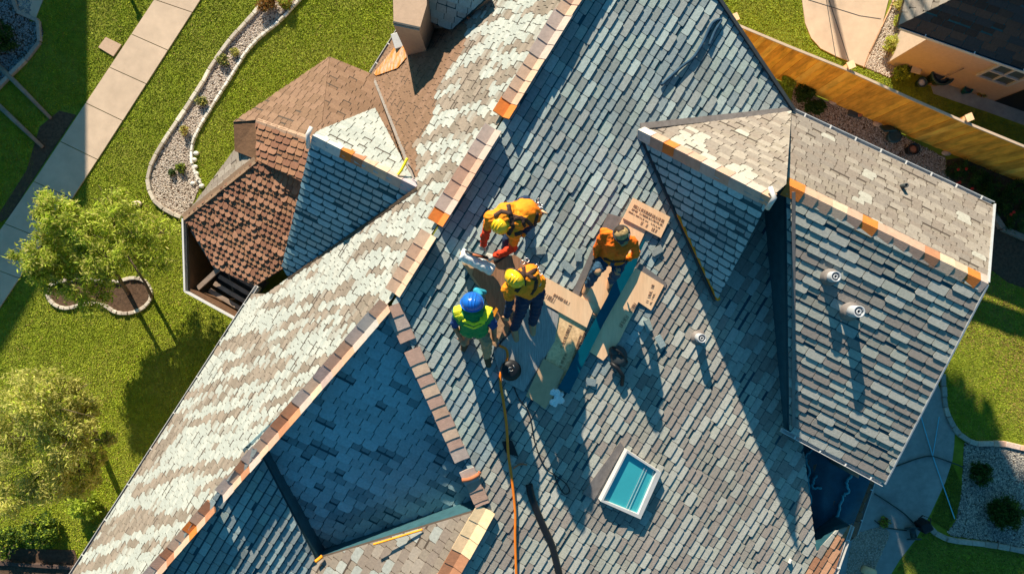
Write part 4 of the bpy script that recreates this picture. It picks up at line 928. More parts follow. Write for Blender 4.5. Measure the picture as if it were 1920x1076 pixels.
# bed inside the fence
ib = [(1490, 150), (1530, 183), (1590, 205), (1640, 228), (1705, 262), (1772, 296), (1774, 330), (1800, 352), (1860, 400), (1700, 420), (1600, 330), (1480, 220)]
patch('fence_bed', ib, .008, 'soil')
gravel('gravel', ib, 16000, .018, [(.34, .24, .18), (.42, .33, .26), (.26, .19, .15), (.5, .42, .36)], 'brown gravel between the house and the cedar fence')
bush('shrub', 1474, 160, .22, .5, LG, 2200, 'yellow green shrub peeping out at the roof corner', .03); bush('shrub', 1522, 204, .26, .4, DG, 2800, 'dark green shrub at the start of the brown gravel', .025); bush('shrub', 1500, 180, .3, .4, DG, 2500, 'dark bush between the roof corner and the fence', .025)
t = thing('stone_step', P(1604, 212), 'flat dark slab on the brown gravel below the fence', 'slab'); s = MB(); s.box(P(1604, 212, .05), (.34, .2, .08), -.3); s.build('slab', [M['darkgrey']], t, bevel=.02); s = MB(); s.box(P(1613, 216, .1), (.1, .08, .04), .2); s.build('stone', [M['terracotta']], t, bevel=.015)
t = thing('garden_chair', P(1672, 250), 'small dark plastic seat standing on the brown gravel', 'seat')
s = MB(); c = P(1676, 256, .16); s.lathe(c, [(.12, -.15), (.16, .0), (.17, .04), (.12, .05), (.001, .03)], 18); s.build('seat', [M['tealtub']], t)
s = MB(); s.bar(P(1660, 236, .12), P(1670, 246, .34), .3, .05); s.build('backrest', [M['tealtub']], t, bevel=.02)
pot('bucket', 1703, 283, .14, .26, 'black', 'round black bucket on the brown gravel', 'terracotta', 'bucket')
for x, y, l in ((1563, 191, 'left'), (1646, 232, 'middle'), (1775, 287, 'right')):
    s = MB(); s.ball(P(x, y, .03), .09, sub=2, sq=(1.4, .8, .5), col=(.62, .42, .30)); o = s.build('edging_stone', [M['kerb']], loc=P(x, y)); tag(o, {'left': 'pinkish stone at the foot of the fence near the dark shrub', 'middle': 'pinkish stone at the foot of the fence above the garden seat', 'right': 'pinkish stone at the foot of the fence near the dark flower bed'}[l], 'stone')
fb = [(1774, 300), (1800, 296), (1860, 316), (1990, 360), (1990, 470), (1920, 447), (1889, 437), (1866, 418), (1852, 395), (1800, 352), (1776, 334)]
patch('flower_bed', fb, .01, 'soil')
fbt = thing('flower_bush', P(1850, 350), 'dark green flower bed plants dotted with red blooms', 'plants')
leafcloud('foliage', [B(x, y, .16, .3, 1) for x, y in ((1795, 318), (1825, 335), (1860, 345), (1900, 360), (1930, 385), (1880, 385), (1905, 415), (1850, 370), (1940, 340))], 12000, .032, DG, fbt, asp=.2)
for k, (x, y) in enumerate([(1797, 318), (1812, 317), (1800, 342), (1823, 354), (1901, 398), (1795, 345), (1896, 402)]):
    s = MB(); c = P(x, y, .42)
    for j in range(5): s.ball(c+Vector((.02*math.cos(j*1.25), .02*math.sin(j*1.25), 0)), .018, sub=1)
    s.build('bloom', [M['red']], fbt)
kerb('bed_kerb', [(1848, 388), (1860, 412), (1875, 428), (1900, 441), (1925, 449), (1990, 460)], 'brown kerb curving round the flower bed with red blooms', 'kerb', w=.12, step=.6, h=.16, col=((.30, .22, .17), (.26, .2, .16)))
patch('bare_soil', [(1850, 400), (1875, 430), (1920, 450), (1990, 466), (1990, 560), (1920, 540), (1890, 530), (1850, 500), (1800, 470), (1800, 420)], .006, 'soil')

# ------------------------------------------------------------------ lower right yard
pth = [(1660, 690), (1750, 700), (1768, 745), (1790, 795), (1788, 835), (1785, 862), (1772, 902), (1744, 962), (1716, 1010), (1685, 1050), (1655, 1100), (1500, 1140), (1500, 700)]
patch('path', pth, .02, 'concrete_grey')
gb2 = [(1808, 830), (1830, 833), (1880, 834), (1990, 845), (1990, 1045), (1915, 1026), (1860, 1014), (1782, 1004), (1776, 996), (1792, 977), (1802, 930), (1804, 900)]
patch('gravel_soil', gb2, .008, 'soil'); gravel('gravel', gb2, 15000, .022, [(.36, .34, .30), (.46, .43, .37), (.24, .23, .22), (.15, .15, .15)], 'coarse white and grey gravel round the dark bushes')
kerb('bed_kerb', [(1766, 700), (1768, 740), (1772, 768), (1783, 795), (1804, 820), (1830, 831)], 'grey block kerb curving between path and right lawn', 'kerb', w=.12, step=.26, col=((.36, .34, .30), (.42, .38, .33), (.3, .3, .28)))
kerb('bed_kerb', [(1830, 831), (1880, 831), (1925, 841), (1990, 850)], 'warm pinkish stone kerb above the coarse gravel', 'kerb', w=.13, step=.35, col=((.6, .38, .28), (.66, .5, .42), (.5, .3, .22)))
kerb('bed_kerb', [(1738, 983), (1752, 998), (1778, 1010), (1815, 1015), (1870, 1022), (1925, 1033), (1990, 1045)], 'light block kerb along the bottom lawn', 'kerb', w=.13, step=.30, col=((.38, .33, .28), (.44, .39, .34), (.34, .3, .27)))
SHADE_GRASS = ((.10, .16, .02), (.14, .20, .03), (.07, .12, .015), (.18, .22, .03))  # darker copy of the lawn colours, shade put into the blades
blades('grass', [(1700, 440), (1850, 500), (1890, 530), (1990, 560), (1990, 842), (1880, 826), (1830, 826), (1806, 815), (1786, 790), (1775, 766), (1770, 700), (1700, 640)], 50000, 'sunlit yellowing lawn right of the house', dry=.38)
blades('grass', [(1784, 866), (1802, 905), (1800, 940), (1790, 972), (1776, 994), (1744, 975), (1772, 905)], 4500, 'wedge of darker grass between path and coarse gravel', pal=SHADE_GRASS)
blades('grass', [(1738, 988), (1776, 1015), (1860, 1022), (1990, 1052), (1990, 1140), (1650, 1140), (1690, 1050)], 16000, 'dark lawn in the lower right corner', pal=SHADE_GRASS, dry=.1)
blades('grass', [(1757, 700), (1764, 700), (1772, 770), (1778, 795), (1765, 780), (1757, 740)], 900, 'thin strip of dark grass along the path kerb', pal=SHADE_GRASS)
blades('grass', [(1340, -60), (1504, -60), (1506, 40), (1520, 76), (1540, 98), (1620, 130), (1668, 148), (1704, 176), (1620, 142), (1585, 128), (1480, 84), (1350, 30)], 22000, 'bright lawn between the cedar fence and the driveway')
blades('grass', [(1700, 150), (1745, 165), (1790, 192), (1850, 213), (1990, 268), (1990, 310), (1810, 232), (1700, 184), (1640, 158), (1668, 148)], 9000, 'shaded grass strip behind the fence', pal=SHADE_GRASS)
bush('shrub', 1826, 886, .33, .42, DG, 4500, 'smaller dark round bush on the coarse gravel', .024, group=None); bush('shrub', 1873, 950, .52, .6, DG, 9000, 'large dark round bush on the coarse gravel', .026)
t = thing('hose_reel', P(1716, 994), 'dark hose reel cart standing at the path edge', 'hose reel')
c = P(1712, 1000, .2); s = MB(); s.lathe(c, [(.16, -.14), (.16, -.11), (.07, -.10), (.07, .10), (.16, .11), (.16, .14), (.001, .14)], 20, M=Matrix.Rotation(1.2, 3, 'X')); s.build('drum', [M['tealtub']], t)
s = MB(); s.box(P(1732, 985, .2), (.26, .24, .34), .5); s.build('body', [M['black']], t, bevel=.04)
s = MB(); s.tube([P(1722, 972, .1), P(1730, 966, .7), P(1745, 972, .7), P(1744, 985, .1)], .015, 6); s.build('handle', [M['black']], t)
hose('garden_hose', [(1640, 882), (1681, 873), (1721, 859), (1748, 855), (1782, 866), (1806, 875)], None, .05, .016, 'hose_green', 'dark garden hose arching across the grey path', 'hose', 6)
hose('garden_hose', [(1640, 925), (1668, 943), (1695, 962), (1713, 980)], None, .05, .016, 'hose_green', 'dark garden hose running down to the reel cart', 'hose', 6)
hose('garden_hose', [(1640, 975), (1660, 988), (1700, 994)], None, .05, .016, 'hose_green', 'dark hose joining the reel from the house wall', 'hose', 6)
s = MB(); s.bar(P(1723, 768, .055), P(1749, 855, .055), .022, .01); s.bar(P(1749, 855, .055), P(1790, 972, .06), .022, .01); tag(s.build('marking_string', [M['bluecord']], loc=P(1723, 770)), 'long light blue string stretched across the grey path', 'string')
s = MB(); s.bar(P(1761, 781, .06), P(1749, 853, .06), .018, .01); tag(s.build('marking_string', [M['bluecord']], loc=P(1761, 781)), 'short light blue string branching off the long one', 'string')
bush('shrub', 1655, 975, .16, .2, LG+RU, 700, 'small reddish green plant at the house wall', .02, cat='plant')
gl = [(1600, 1000), (1655, 985), (1668, 1000), (1650, 1040), (1625, 1100), (1580, 1100)]
gravel('gravel', gl, 3500, .02, [(.4, .34, .28), (.3, .25, .2), (.5, .42, .36)], 'dark gravel strip against the house at the bottom', z=.025)
s = MB(); s.tube([P(1618, 1066, .10), P(1640, 1074, .10)], .09, 16); s.tube([P(1617, 1065.5, .10), P(1640.5, 1074.5, .10)], .07, 16); tag(s.build('log_piece', [M['ply']], loc=P(1629, 1070)), 'short cream log at the bottom edge', 'log')

tree('shade_caster_tree', (5.9, 14.6, 0), [(Vector((5.5, 14.6, 9.9)), 1.15, 3), (Vector((5.1, 14.6, 8.9)), .8, 1), (Vector((6.0, 14.6, 10.7)), 1.1, 2), (Vector((5.1, 14.6, 9.4)), .9, 1), (Vector((4.6, 14.6, 10.3)), 1.0, 1.5), (Vector((4.6, 14.6, 11.1)), .9, 1), (Vector((5.5, 14.6, 11.7)), 1.0, 1.3)],
     30000, DG, 'added tall tree unseen beyond the top edge to shade the lower right yard', size=.13, tr=.12, asp=.6)  # added off-frame tree, placed only to cast shade on the yard

# ------------------------------------------------------------------ people
def blobmesh(name, caps_, voxel, m, parent, smooth=6, wrinkle=0, wscale=9):
    """one continuous closed surface grown over tapered limbs (a, ra, b, rb)"""
    bm = bmesh.new()
    for cp in caps_:
        a, ra, b, rb = cp[:4]; a, b = Vector(a), Vector(b); d = b-a
        for c, r in ((a, ra), (b, rb)):
            mt = Matrix.Translation(c)@Matrix.Scale(r, 4)
            bmesh.ops.create_icosphere(bm, subdivisions=3, radius=1, matrix=mt)
        if d.length > 1e-4:
            q = d.to_track_quat('Z', 'Y').to_matrix().to_4x4()
            bmesh.ops.create_cone(bm, cap_ends=True, segments=20, radius1=ra, radius2=rb, depth=d.length, matrix=Matrix.Translation((a+b)/2)@q)
    me = bpy.data.meshes.new(name); bm.to_mesh(me); bm.free()
    tmp = bpy.data.objects.new('tmp', me); COL.objects.link(tmp)
    r = tmp.modifiers.new('r', 'REMESH'); r.mode = 'VOXEL'; r.voxel_size = voxel; r.use_smooth_shade = True
    sm = tmp.modifiers.new('s', 'SMOOTH'); sm.iterations = smooth; sm.factor = .5
    dg = bpy.context.evaluated_depsgraph_get(); out = bpy.data.meshes.new_from_object(tmp.evaluated_get(dg)); out.name = name
    bpy.data.objects.remove(tmp)
    if wrinkle:
        out.update(); nr = [v.normal.copy() for v in out.vertices]
        for v, nn in zip(out.vertices, nr):
            c = v.co; f = noise.noise(Vector((c.x*wscale, c.y*wscale*1.7, c.z*wscale)))+.5*noise.noise(c*wscale*2.6)
            v.co += nn*max(f, -.25)*wrinkle
    for p in out.polygons: p.use_smooth = True
    out.materials.clear()
    return link(name, out, [M[m]], parent)
def hand_caps(w, d, dn, side, s=.88, curl=.9, ln=1.0):
    """palm, four bent fingers of different lengths and a thumb from the side of the palm"""
    d = d.normalized(); dn = (dn-d*dn.dot(d)).normalized(); x = d.cross(dn)*side
    c = []; pe = w+d*.075*s
    for k in (-1, 0, 1): c.append((w+x*.014*k*s, .020*s, pe+x*.024*k*s, .017*s))
    for k, (off, L) in enumerate(((-.031, .060), (-.011, .075), (.010, .070), (.030, .054))):
        b0 = pe+x*off*s; b1 = b0+(d*math.cos(curl*.45)+dn*math.sin(curl*.45)).normalized()*L*.5*s+x*off*.12; b2 = b1+(d*math.cos(curl*1.2)+dn*math.sin(curl*1.2)).normalized()*L*.5*s
        c += [(b0, .0098*s, b1, .0090*s), (b1, .0090*s, b2, .0078*s)]
    t0 = w+d*.02*s-x*.026*s; t1 = t0+(d*.55-x*.7+dn*.3).normalized()*.035*s; t2 = t1+(d*.9-x*.15+dn*.4).normalized()*.030*s
    c += [(t0, .013*s, t1, .0115*s), (t1, .0115*s, t2, .0095*s)]
    return c
def lerp(a, b, t): return a+(b-a)*t
def J(px, py, h): return MAIN.at(px, py, h*1.1)
SC = 1.0
def person(label, j, cl, helmet, loc):
    """j: joints; cl: clothing spec"""
    root = thing('person', loc, label, 'person'); s = SC
    up = (j['neck']-j['pelvis']).normalized(); sl, sr = j['shL'], j['shR']; ax = (sr-sl).normalized()
    chest = lerp(j['pelvis'], j['neck'], .72); waist = lerp(j['pelvis'], j['neck'], .35); front = ax.cross(up)*j.get('fs', 1)
    def torso(g=0):
        c = []
        for k in (-1, 1):
            c += [(j['pelvis']+ax*.065*k*s, .115*s+g, waist+ax*.055*k*s, .105*s+g), (waist+ax*.055*k*s, .105*s+g, chest+ax*.075*k*s, .125*s+g)]
        c += [(chest+ax*.07*s, .12*s+g, sr-ax*.03*s, .072*s+g), (chest-ax*.07*s, .12*s+g, sl+ax*.03*s, .072*s+g), (sl, .066*s+g, j['neck'], .062*s+g), (sr, .066*s+g, j['neck'], .062*s+g)]
        return c
    def arm(k, g=0, part=1.0, r0=.056, r1=.045, r2=.032):
        a, e, w = j['sh'+k], j['el'+k], j['wr'+k]
        if part <= .5: return [(a, r0*s+g, lerp(a, e, part*2), r1*s+g)]
        return [(a, r0*s+g, e, r1*s+g), (e, r1*s+g, lerp(e, w, (part-.5)*2), lerp(r1, r2, (part-.5)*2)*s+g)]
    def leg(k, g=0, part=1.0):
        a, e, w = j['hip'+k], j['kn'+k], j['an'+k]
        return [(a, .088*s+g, e, .060*s+g), (e, .060*s+g, lerp(e, w, part), lerp(.060, .042, part)*s+g)]
    head = j['head']; nk = j['neck']; hd = j['face'].normalized()
    body = torso()+[(nk, .055*s, lerp(nk, head, .55), .05*s)]
    for k in 'LR':
        body += arm(k)+leg(k); a = j['an'+k]; t = j['toe'+k]; body += [(a, .042*s, t, .034*s)]
        w = j['wr'+k]; d = w-j['el'+k]; hdn = j.get('grip'+k, Vector((0, 0, -1))); body += hand_caps(w, j.get('hd'+k, d), hdn, 1 if k == 'L' else -1, 1.0, curl=j.get('curl'+k, .9))
    # head with jaw, nose, ears
    hu = j['crown'].normalized(); hs = hd.cross(hu).normalized()
    body += [(head, .088*s, head+hd*.02*s+hu*-.03*s, .082*s), (head-hu*.05*s+hd*.03*s, .062*s, head-hu*.085*s+hd*.055*s, .036*s),
             (head+hd*.085*s-hu*.01*s, .012*s, head+hd*.106*s-hu*.03*s, .014*s), (head+hd*.080*s-hu*.062*s+hs*.015*s, .012*s, head+hd*.080*s-hu*.062*s-hs*.015*s, .012*s)]
    for k in (-1, 1): body += [(head+hs*.086*k*s-hu*.0*s, .016*s, head+hs*.088*k*s-hu*.03*s, .013*s)]
    b = blobmesh('body', body, .0085, cl.get('skin', 'skin'), root, 3)
    e = MB()
    for k in (-1, 1): e.ball(head+hd*.086*s+hs*.032*k*s+hu*.012*s, .009*s)
    e.build('eyes', [M['black']], root)
    h = MB(); h.ball(head+hu*.012*s-hd*.02*s, .096*s, sub=3, sq=(1, 1, 1)); h.build('hair', [M['hair']], root)
    # clothes
    parts = {}
    for nm, m, kind in cl['wear']:
        if kind == 'shirt': c = torso(.013)+arm('L', .013, .92)+arm('R', .013, .92)
        elif kind == 'tee': c = torso(.010)+arm('L', .022, .42)+arm('R', .022, .42)
        elif kind == 'vest': c = torso(.030)+arm('L', .024, .28)+arm('R', .024, .28)
        elif kind == 'trousers':
            c = leg('L', .019, .93)+leg('R', .019, .93)+[(j['pelvis']+ax*.06*s, .122*s, j['hipR'], .10*s), (j['pelvis']-ax*.06*s, .122*s, j['hipL'], .10*s), (j['pelvis'], .125*s, lerp(j['pelvis'], waist, .4), .125*s)]
        elif kind == 'boots':
            for k in 'LR':
                a, t = j['an'+k], j['toe'+k]; kn = j['kn'+k]
                parts[nm+k] = blobmesh('boot', [(lerp(a, kn, .14), .054*s, a, .056*s), (a, .056*s, t, .046*s), (a-(t-a)*.2, .046*s, a, .05*s)], .012, m, root, 4)
            continue
        elif kind == 'gloves':
            for k in 'LR':
                w = j['wr'+k]; d = w-j['el'+k]
                c = [(cc[0], cc[1]+.0035, cc[2], cc[3]+.0035) for cc in hand_caps(w, j.get('hd'+k, d), j.get('grip'+k, Vector((0, 0, -1))), 1 if k == 'L' else -1, 1.0, curl=j.get('curl'+k, .9))]+[(w, .036*s, w-d.normalized()*.05, .037*s)]
                parts[nm+k] = blobmesh('glove', c, .006, m, root, 2)
            continue
        elif kind[0] == 'sleeve':
            k = kind[1]; a, e2, w = j['sh'+k], j['el'+k], j['wr'+k]
            c = [(lerp(a, e2, kind[2]), .062*s, e2, .057*s), (e2, .057*s, lerp(e2, w, .9), .043*s)]
        parts[nm] = blobmesh(nm, c, .013, m, root, 5, wrinkle=.020, wscale=13)
    if helmet:
        hm, r = helmet; c = head+hu*.015*s; R = Matrix((hs, hd, hu)).transposed()
        m_ = MB(); prof = [(r*1.02, -.02), (r*1.03, .0), (r*.98, r*.32), (r*.85, r*.62), (r*.6, r*.86), (r*.3, r*.98), (.001, r*1.02)]
        m_.lathe(c, prof, 28, M=R); m_.lathe(c, [(r*.97, -.018), (r*1.0, -.024), (r*1.13, -.022), (r*1.13, -.012), (r*1.0, -.004)], 28, M=R)
        if hm == 'hardhat_y':
            rb = MB(); rb.lathe(c, [(r*1.0, -.03), (r*1.24, -.045), (r*1.26, -.035), (r*1.0, -.02)], 26, M=R); rb.build('shadow_rim', [M['strap']], root)  # added dark ring, drawn as a shadow outline below the hat
        # peak
        vs = []; n = 9
        for i in range(n):
            a = math.pi*(.5-.33+.66*i/(n-1)); ca, sa = math.cos(a), math.sin(a)
            vs += [c+R@Vector((ca*r, sa*r, -.006)), c+R@Vector((ca*r*1.12, sa*r*1.42, -.022)), c+R@Vector((ca*r*1.12, sa*r*1.42, -.030)), c+R@Vector((ca*r, sa*r, -.018))]
        fs = []
        for i in range(n-1):
            o = i*4
            for q in range(4): fs.append((o+q, o+4+q, o+4+(q+1) % 4, o+(q+1) % 4))
        m_.add(vs, fs, smooth=True); hh = m_.build('hard_hat', [M[hm]], root)
        g = MB()
        for off in (-.35, 0, .35):
            pts = [c+R@Vector((off*r*.8, -math.cos(t)*r*math.sqrt(1-off*off*.6)*1.0, math.sin(t)*r*1.03*math.sqrt(1-off*off*.5))) for t in [.35+k*.27 for k in range(10)]]
            g.tube(pts, r*.065, 6)
        g.build('crest_rib', [M[hm]], hh)
    return root, parts
def straps(root, over, lines, m, wd=.032, name='harness'):
    """webbing laid on the clothes: each line runs over the surface of the given mesh parts"""
    bvs = []
    for o in over:
        off = root_loc(o.parent) if o.parent else Vector((0, 0, 0))
        vs = [v.co+off for v in o.data.vertices]; bvs.append(BVHTree.FromPolygons(vs, [tuple(p.vertices) for p in o.data.polygons]))
    cam = Vector((0, 0, CAMZ)); mb = MB()
    for ln in lines:
        w = wd*(ln[0]); pp = ln[1]; pts = []
        for (x0, y0), (x1, y1) in zip(pp[:-1], pp[1:]):
            n = max(2, int(math.hypot(x1-x0, y1-y0)/2)); pts += [(x0+(x1-x0)*k/n, y0+(y1-y0)*k/n) for k in range(n)]
        pts.append(pp[-1]); W = []
        for x, y in pts:
            d = (P(x, y, 6)-cam).normalized(); best = None
            for b in bvs:
                r = b.ray_cast(cam, d)
                if r[0] and (best is None or r[3] < best[1]): best = (r, r[3])
            if best: W.append((best[0][0], best[0][1] if best[0][1].z > 0 else -best[0][1]))
        run = []
        for i in range(len(W)):
            if run and (W[i][0]-run[-1][0]).length > .12: emit(mb, run, w); run = []
            run.append(W[i])
        emit(mb, run, w)
    return mb.build(name, [M[m]], root)
def emit(mb, run, w):
    if len(run) < 2: return
    vs = []
    for i, (p, nn) in enumerate(run):
        t = (run[min(i+1, len(run)-1)][0]-run[max(i-1, 0)][0]).normalized(); sd_ = t.cross(nn).normalized()
        for o, h in ((-1, .004), (-.8, .011), (.8, .011), (1, .004)): vs.append(p+sd_*o*w/2+nn*h)
    fs = [(i*4+k, i*4+k+1, i*4+5+k, i*4+4+k) for i in range(len(run)-1) for k in range(3)]
    mb.add(vs, fs, 0, None, True)
DN = Vector((0, 0, -1))
# worker 1: bent over in the amber vest with red sleeves
j = dict(pelvis=J(988, 398, .80), neck=J(945, 412, .98), head=J(939, 420, .93), face=Vector((-.25, -.45, -.9)), crown=Vector((-.55, -.5, .62)), shL=J(921, 408, .93), shR=J(966, 436, .93),
         elL=J(910, 438, .68), wrL=J(906, 462, .36), elR=J(962, 466, .62), wrR=J(925, 482, .28), hdL=Vector((-.1, -.3, -.5)), hdR=Vector((-.9, .15, -.3)),
         hipL=J(982, 382, .74), hipR=J(992, 415, .74), knL=J(962, 396, .40), knR=J(952, 448, .42), anL=J(985, 392, .07), anR=J(948, 474, .07), toeL=J(965, 402, .04), toeR=J(930, 488, .04))
r1, p1 = person('worker bent double in amber vest with red sleeves and yellow hard hat, topmost of crew', j,
    dict(skin='skin', wear=[('shirt', 'sleeve_r', 'shirt'), ('trousers', 'navy', 'trousers'), ('boots', 'leather_d', 'boots'), ('gloves', 'glove', 'gloves'), ('vest', 'vest_yo', 'vest')]), ('hardhat_y', .136), J(975, 430, 0))
s = MB(); 
blobmesh('vest_back', [(lerp(j['pelvis'], j['neck'], .05), .185, lerp(j['pelvis'], j['neck'], .35), .175)], .014, 'vest_yo', r1, 5, wrinkle=.012)
c_ = [o for o in r1.children if o.name.startswith('vest_back')]
straps(r1, [p1['vest']]+c_, [(1, [(953, 384), (958, 405), (962, 425), (953, 440)]), (1, [(958, 405), (985, 412), (998, 424)]), (.9, [(927, 405), (940, 396), (955, 400)]), (1, [(965, 440), (990, 432), (1003, 420), (1008, 400)]), (.9, [(962, 412), (978, 408), (984, 425)])], 'strap', .058)
t = MB()
for k in range(26): t.ball(J(1003+random.uniform(-8, 16), 380+random.uniform(-8, 20), .72+random.uniform(-.08, .08)), random.uniform(.012, .03), 0, sub=1)
t.build('metal_gear', [M['metal']], r1)
t = MB(); t.box(J(1013, 398, .68), (.14, .10, .12), .6); t.box(J(984, 437, .70), (.07, .06, .08), .3); t.build('tool_pouch', [M['jeans']], r1, bevel=.02)
t = MB(); t.tube([J(1010, 392, .76), J(1026, 402, .80)], .018, 8); t.build('hammer_handle', [M['ply']], r1)
t = MB(); t.ball(J(982, 441, .74), .03, sub=2, sq=(1, 1, .5)); t.ball(J(993, 428, .76), .03, sub=2, sq=(1, .7, .5)); t.build('buckle', [M['orange_paint']], r1)
# worker 2: amber vest, brown harness, yellow helmet
j = dict(pelvis=J(997, 536, .80), neck=J(974, 522, 1.06), head=J(965, 523, 1.06), face=Vector((-.35, -.5, -.8)), crown=Vector((-.35, -.30, .88)), shL=J(954, 540, .98), shR=J(996, 508, .98),
         elL=J(956, 568, .76), wrL=J(950, 594, .50), elR=J(1010, 540, .78), wrR=J(978, 570, .60), hdR=Vector((-.4, -.6, -.4)),
         hipL=J(984, 556, .74), hipR=J(1008, 548, .74), knL=J(974, 590, .46), knR=J(1004, 582, .44), anL=J(964, 616, .08), anR=J(999, 606, .08), toeL=J(968, 636, .04), toeR=J(999, 625, .04))
r2, p2 = person('worker in yellow hard hat and navy trousers, brown harness straps over his amber vest', j,
    dict(skin='skin', wear=[('shirt', 'navy', 'shirt'), ('trousers', 'navy', 'trousers'), ('boots', 'leather', 'boots'), ('gloves', 'leather', 'gloves'), ('vest', 'vest_yo', 'vest')]), ('hardhat_y', .138), J(985, 600, 0))
straps(r2, [p2['vest'], p2['shirt']], [(1.1, [(981, 495), (983, 515), (978, 530), (968, 546)]), (1, [(962, 505), (978, 512), (990, 516), (1006, 524)]), (1, [(1006, 505), (988, 516)]), (1, [(1006, 524), (1004, 540), (996, 552)]), (.8, [(950, 520), (962, 505)])], 'strap', .058)
t = MB()
for x, y in ((980, 492), (988, 488), (1006, 500), (1013, 512), (1010, 532)): t.tube([J(x, y, .95)+Vector((.03*math.cos(a), .03*math.sin(a), .0)) for a in [k*.8 for k in range(9)]], .007, 6)
t.build('metal_ring', [M['metal']], r2)
# worker 3: kneeling, blue helmet, green vest
j = dict(pelvis=J(889, 614, .46), neck=J(886, 583, .80), head=J(885, 568, .86), face=Vector((.1, .7, -.62)), crown=Vector((.05, .42, .88)), shL=J(862, 586, .74), shR=J(911, 588, .74), fs=-1,
         elL=J(852, 610, .46), wrL=J(864, 634, .22), elR=J(926, 612, .52), wrR=J(927, 636, .28), hdL=Vector((0, -.3, -.5)), hdR=Vector((.3, -.1, -.6)),
         hipL=J(876, 618, .40), hipR=J(901, 620, .40), knL=J(872, 620, .10), knR=J(912, 640, .42), anL=J(871, 644, .07), anR=J(913, 668, .08), toeL=J(869, 654, .035), toeR=J(916, 684, .035))
r3, p3 = person('worker with a blue hard hat and lime and green vest crouching at the diagonal ridge', j,
    dict(skin='skin_d', wear=[('shirt', 'navyblue', 'tee'), ('trousers', 'tan_cloth', 'trousers'), ('boots', 'brown_cloth', 'boots'), ('vest', 'green_vest', 'vest')]), ('hardhat_b', .142), J(890, 645, 0))
straps(r3, [p3['vest'], p3['shirt']], [(1.3, [(858, 572), (858, 588), (866, 600)]), (1.2, [(917, 576), (908, 595), (902, 606)])], 'hivizy', .085, 'yellow_band')
straps(r3, [p3['vest'], p3['shirt']], [(1, [(868, 600), (888, 608), (908, 600)]), (1, [(912, 580), (906, 596)])], 'hivizy', .05, 'lime_band')
straps(r3, [p3['vest'], p3['shirt']], [(1, [(870, 608), (888, 615), (904, 608)])], 'hivizy', .04, 'yellow_band')
blobmesh('raised_sleeve', [(J(899, 552, .62), .05, J(893, 545, .60), .046), (J(893, 545, .60), .046, J(908, 548, .50), .038)], .012, 'sky_sleeve', r3, 3)
# worker 4: orange sweater, khaki cap
j = dict(pelvis=J(1148, 484, .40), neck=J(1160, 446, .78), head=J(1163, 437, .84), face=Vector((.3, -.7, -.55)), crown=Vector((.25, -.25, .90)), shL=J(1134, 438, .70), shR=J(1186, 454, .70), 
         elL=J(1120, 462, .48), wrL=J(1118, 482, .36), elR=J(1193, 474, .46), wrR=J(1176, 487, .34), hdL=Vector((.2, -.6, -.4)), hdR=Vector((-.6, -.2, -.3)),
         hipL=J(1132, 486, .36), hipR=J(1160, 492, .36), knL=J(1120, 506, .46), knR=J(1158, 506, .44), anL=J(1102, 535, .08), anR=J(1146, 526, .08), toeL=J(1096, 548, .04), toeR=J(1142, 540, .04))
r4, p4 = person('worker in orange sweater and khaki cap squatting on the long plain board', j,
    dict(skin='skin', wear=[('sweater', 'sweater', 'shirt'), ('trousers', 'jeans', 'trousers'), ('boots', 'leather', 'boots'), ('gloves', 'glove_d', 'gloves')]), None, J(1145, 510, 0))
s = MB(); hu = j['crown'].normalized(); R = hu.to_track_quat('Z', 'Y').to_matrix(); s.lathe(j['head']+hu*.02, [(.10, -.03), (.104, .0), (.095, .05), (.06, .085), (.001, .10)], 22, M=R)
f = (j['face']-hu*j['face'].dot(hu)).normalized(); c = j['head']+hu*.0+f*.12
s.slab([c+f*.07+f.cross(hu)*.05, c+f*.07-f.cross(hu)*.05, c-f*.04-f.cross(hu)*.085, c-f*.04+f.cross(hu)*.085], .014); s.build('cap', [M['cap_cloth']], r4)
s = MB(); s.ball(j['head']+hu*.085, .062, sub=3, sq=(1, 1, .5), M=R); s.build('crown_patch', [M['skin']], r4)
s = MB(); ctr = j['head']+f*.085+hu*.035
s.tube([j['head']+hu*.04+Vector((.112*math.cos(a), .112*math.sin(a), 0)) for a in [k*.45 for k in range(15)]], .014, 8)
for k in (-1, 1): s.ball(j['head']+f*.11+hu*.045+f.cross(hu)*.045*k, .035, sub=2, sq=(1, 1, .6))
s.build('goggles', [M['darkgrey']], r4)
straps(r4, [p4['sweater']], [(.9, [(1132, 484), (1150, 491), (1172, 489)])], 'strap', .05, 'tool_belt')
t = MB()
for x, y in ((1138, 478), (1148, 482), (1158, 484), (1166, 486)): t.box(J(x, y, .50), (.05, .035, .07), random.random())
t.build('belt_pouch', [M['cap_cloth']], r4, bevel=.01)
for k in 'LR':
    s = MB(); s.ball(j['kn'+k]+Vector((0, -.01, .03)), .060, sub=2, sq=(1, 1.2, .8)); s.build('knee_pad', [M['tan_cloth']], r4)
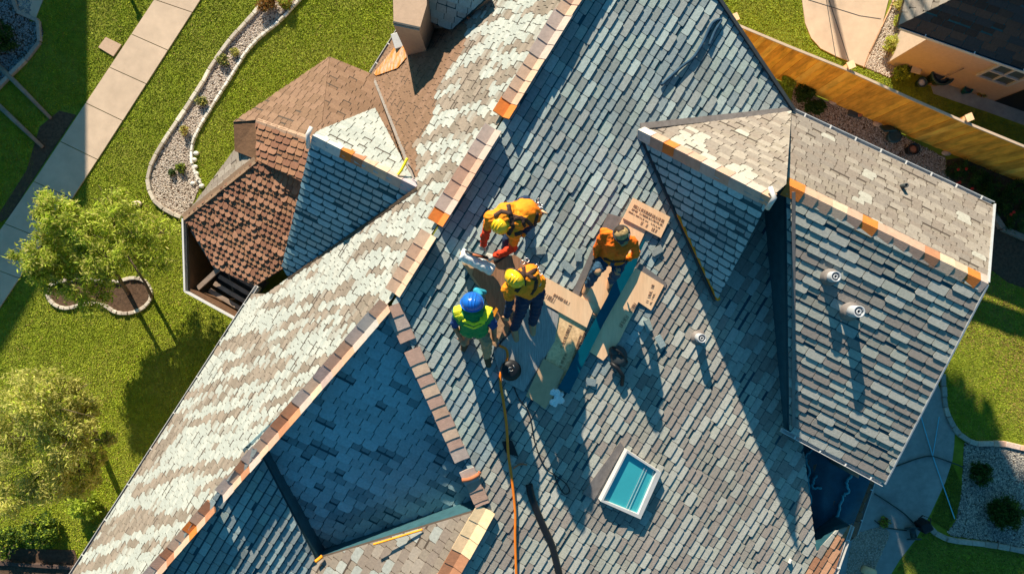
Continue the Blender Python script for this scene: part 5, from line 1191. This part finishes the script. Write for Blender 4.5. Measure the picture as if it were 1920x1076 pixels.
# tray with red hand tool between worker 1's gloves
t = thing('caulk_gun', J(893, 474, 0), 'dark tool with red grip lying between the gloves and the silver roll', 'tool')
s = MB(); s.tube([J(872, 470, .24), J(895, 479, .25), J(918, 484, .25)], [.012, .028, .02], 8); s.build('barrel', [M['black']], t)
s = MB(); s.tube([J(886, 477, .26), J(904, 482, .26)], .02, 8); s.build('grip', [M['terracotta']], t)

# ------------------------------------------------------------------ light and camera
SUN_EL = math.radians(27.5); AZX, AZY = -.26, .9656
w = bpy.data.worlds.new('World'); scene.world = w; w.use_nodes = True; nt = w.node_tree; bg = nt.nodes['Background']
sky = nt.nodes.new('ShaderNodeTexSky'); sky.sky_type = 'NISHITA'; sky.sun_disc = False; sky.sun_elevation = SUN_EL
sky.sun_rotation = math.atan2(AZX, AZY); sky.air_density = 1.3; sky.ozone_density = 3.0
tint = nt.nodes.new('ShaderNodeVectorMath'); tint.operation = 'MULTIPLY'; tint.inputs[1].default_value = (.34, 1.0, 1.16)
nt.links.new(sky.outputs['Color'], tint.inputs[0]); nt.links.new(tint.outputs['Vector'], bg.inputs['Color']); bg.inputs['Strength'].default_value = .050
sd = bpy.data.lights.new('sun', 'SUN'); sd.energy = 5.0; sd.angle = math.radians(.5); sd.color = (1, .84, .64)
so = bpy.data.objects.new('sun', sd); COL.objects.link(so)
dirv = Vector((AZX*math.cos(SUN_EL), AZY*math.cos(SUN_EL), math.sin(SUN_EL)))
so.rotation_euler = dirv.to_track_quat('Z', 'Y').to_euler(); so.location = dirv*40
cd = bpy.data.cameras.new('camera'); cd.sensor_width = 36; cd.lens = 36*F/1920; cd.clip_end = 500; cd.clip_start = .1
co = bpy.data.objects.new('camera', cd); COL.objects.link(co); co.location = (0, 0, CAMZ); co.rotation_euler = (0, 0, 0); scene.camera = co
scene.view_settings.view_transform = 'Standard'; scene.view_settings.look = 'None'; scene.view_settings.exposure = .95; scene.view_settings.gamma = 1
scene.render.resolution_x = 1024; scene.render.resolution_y = 573
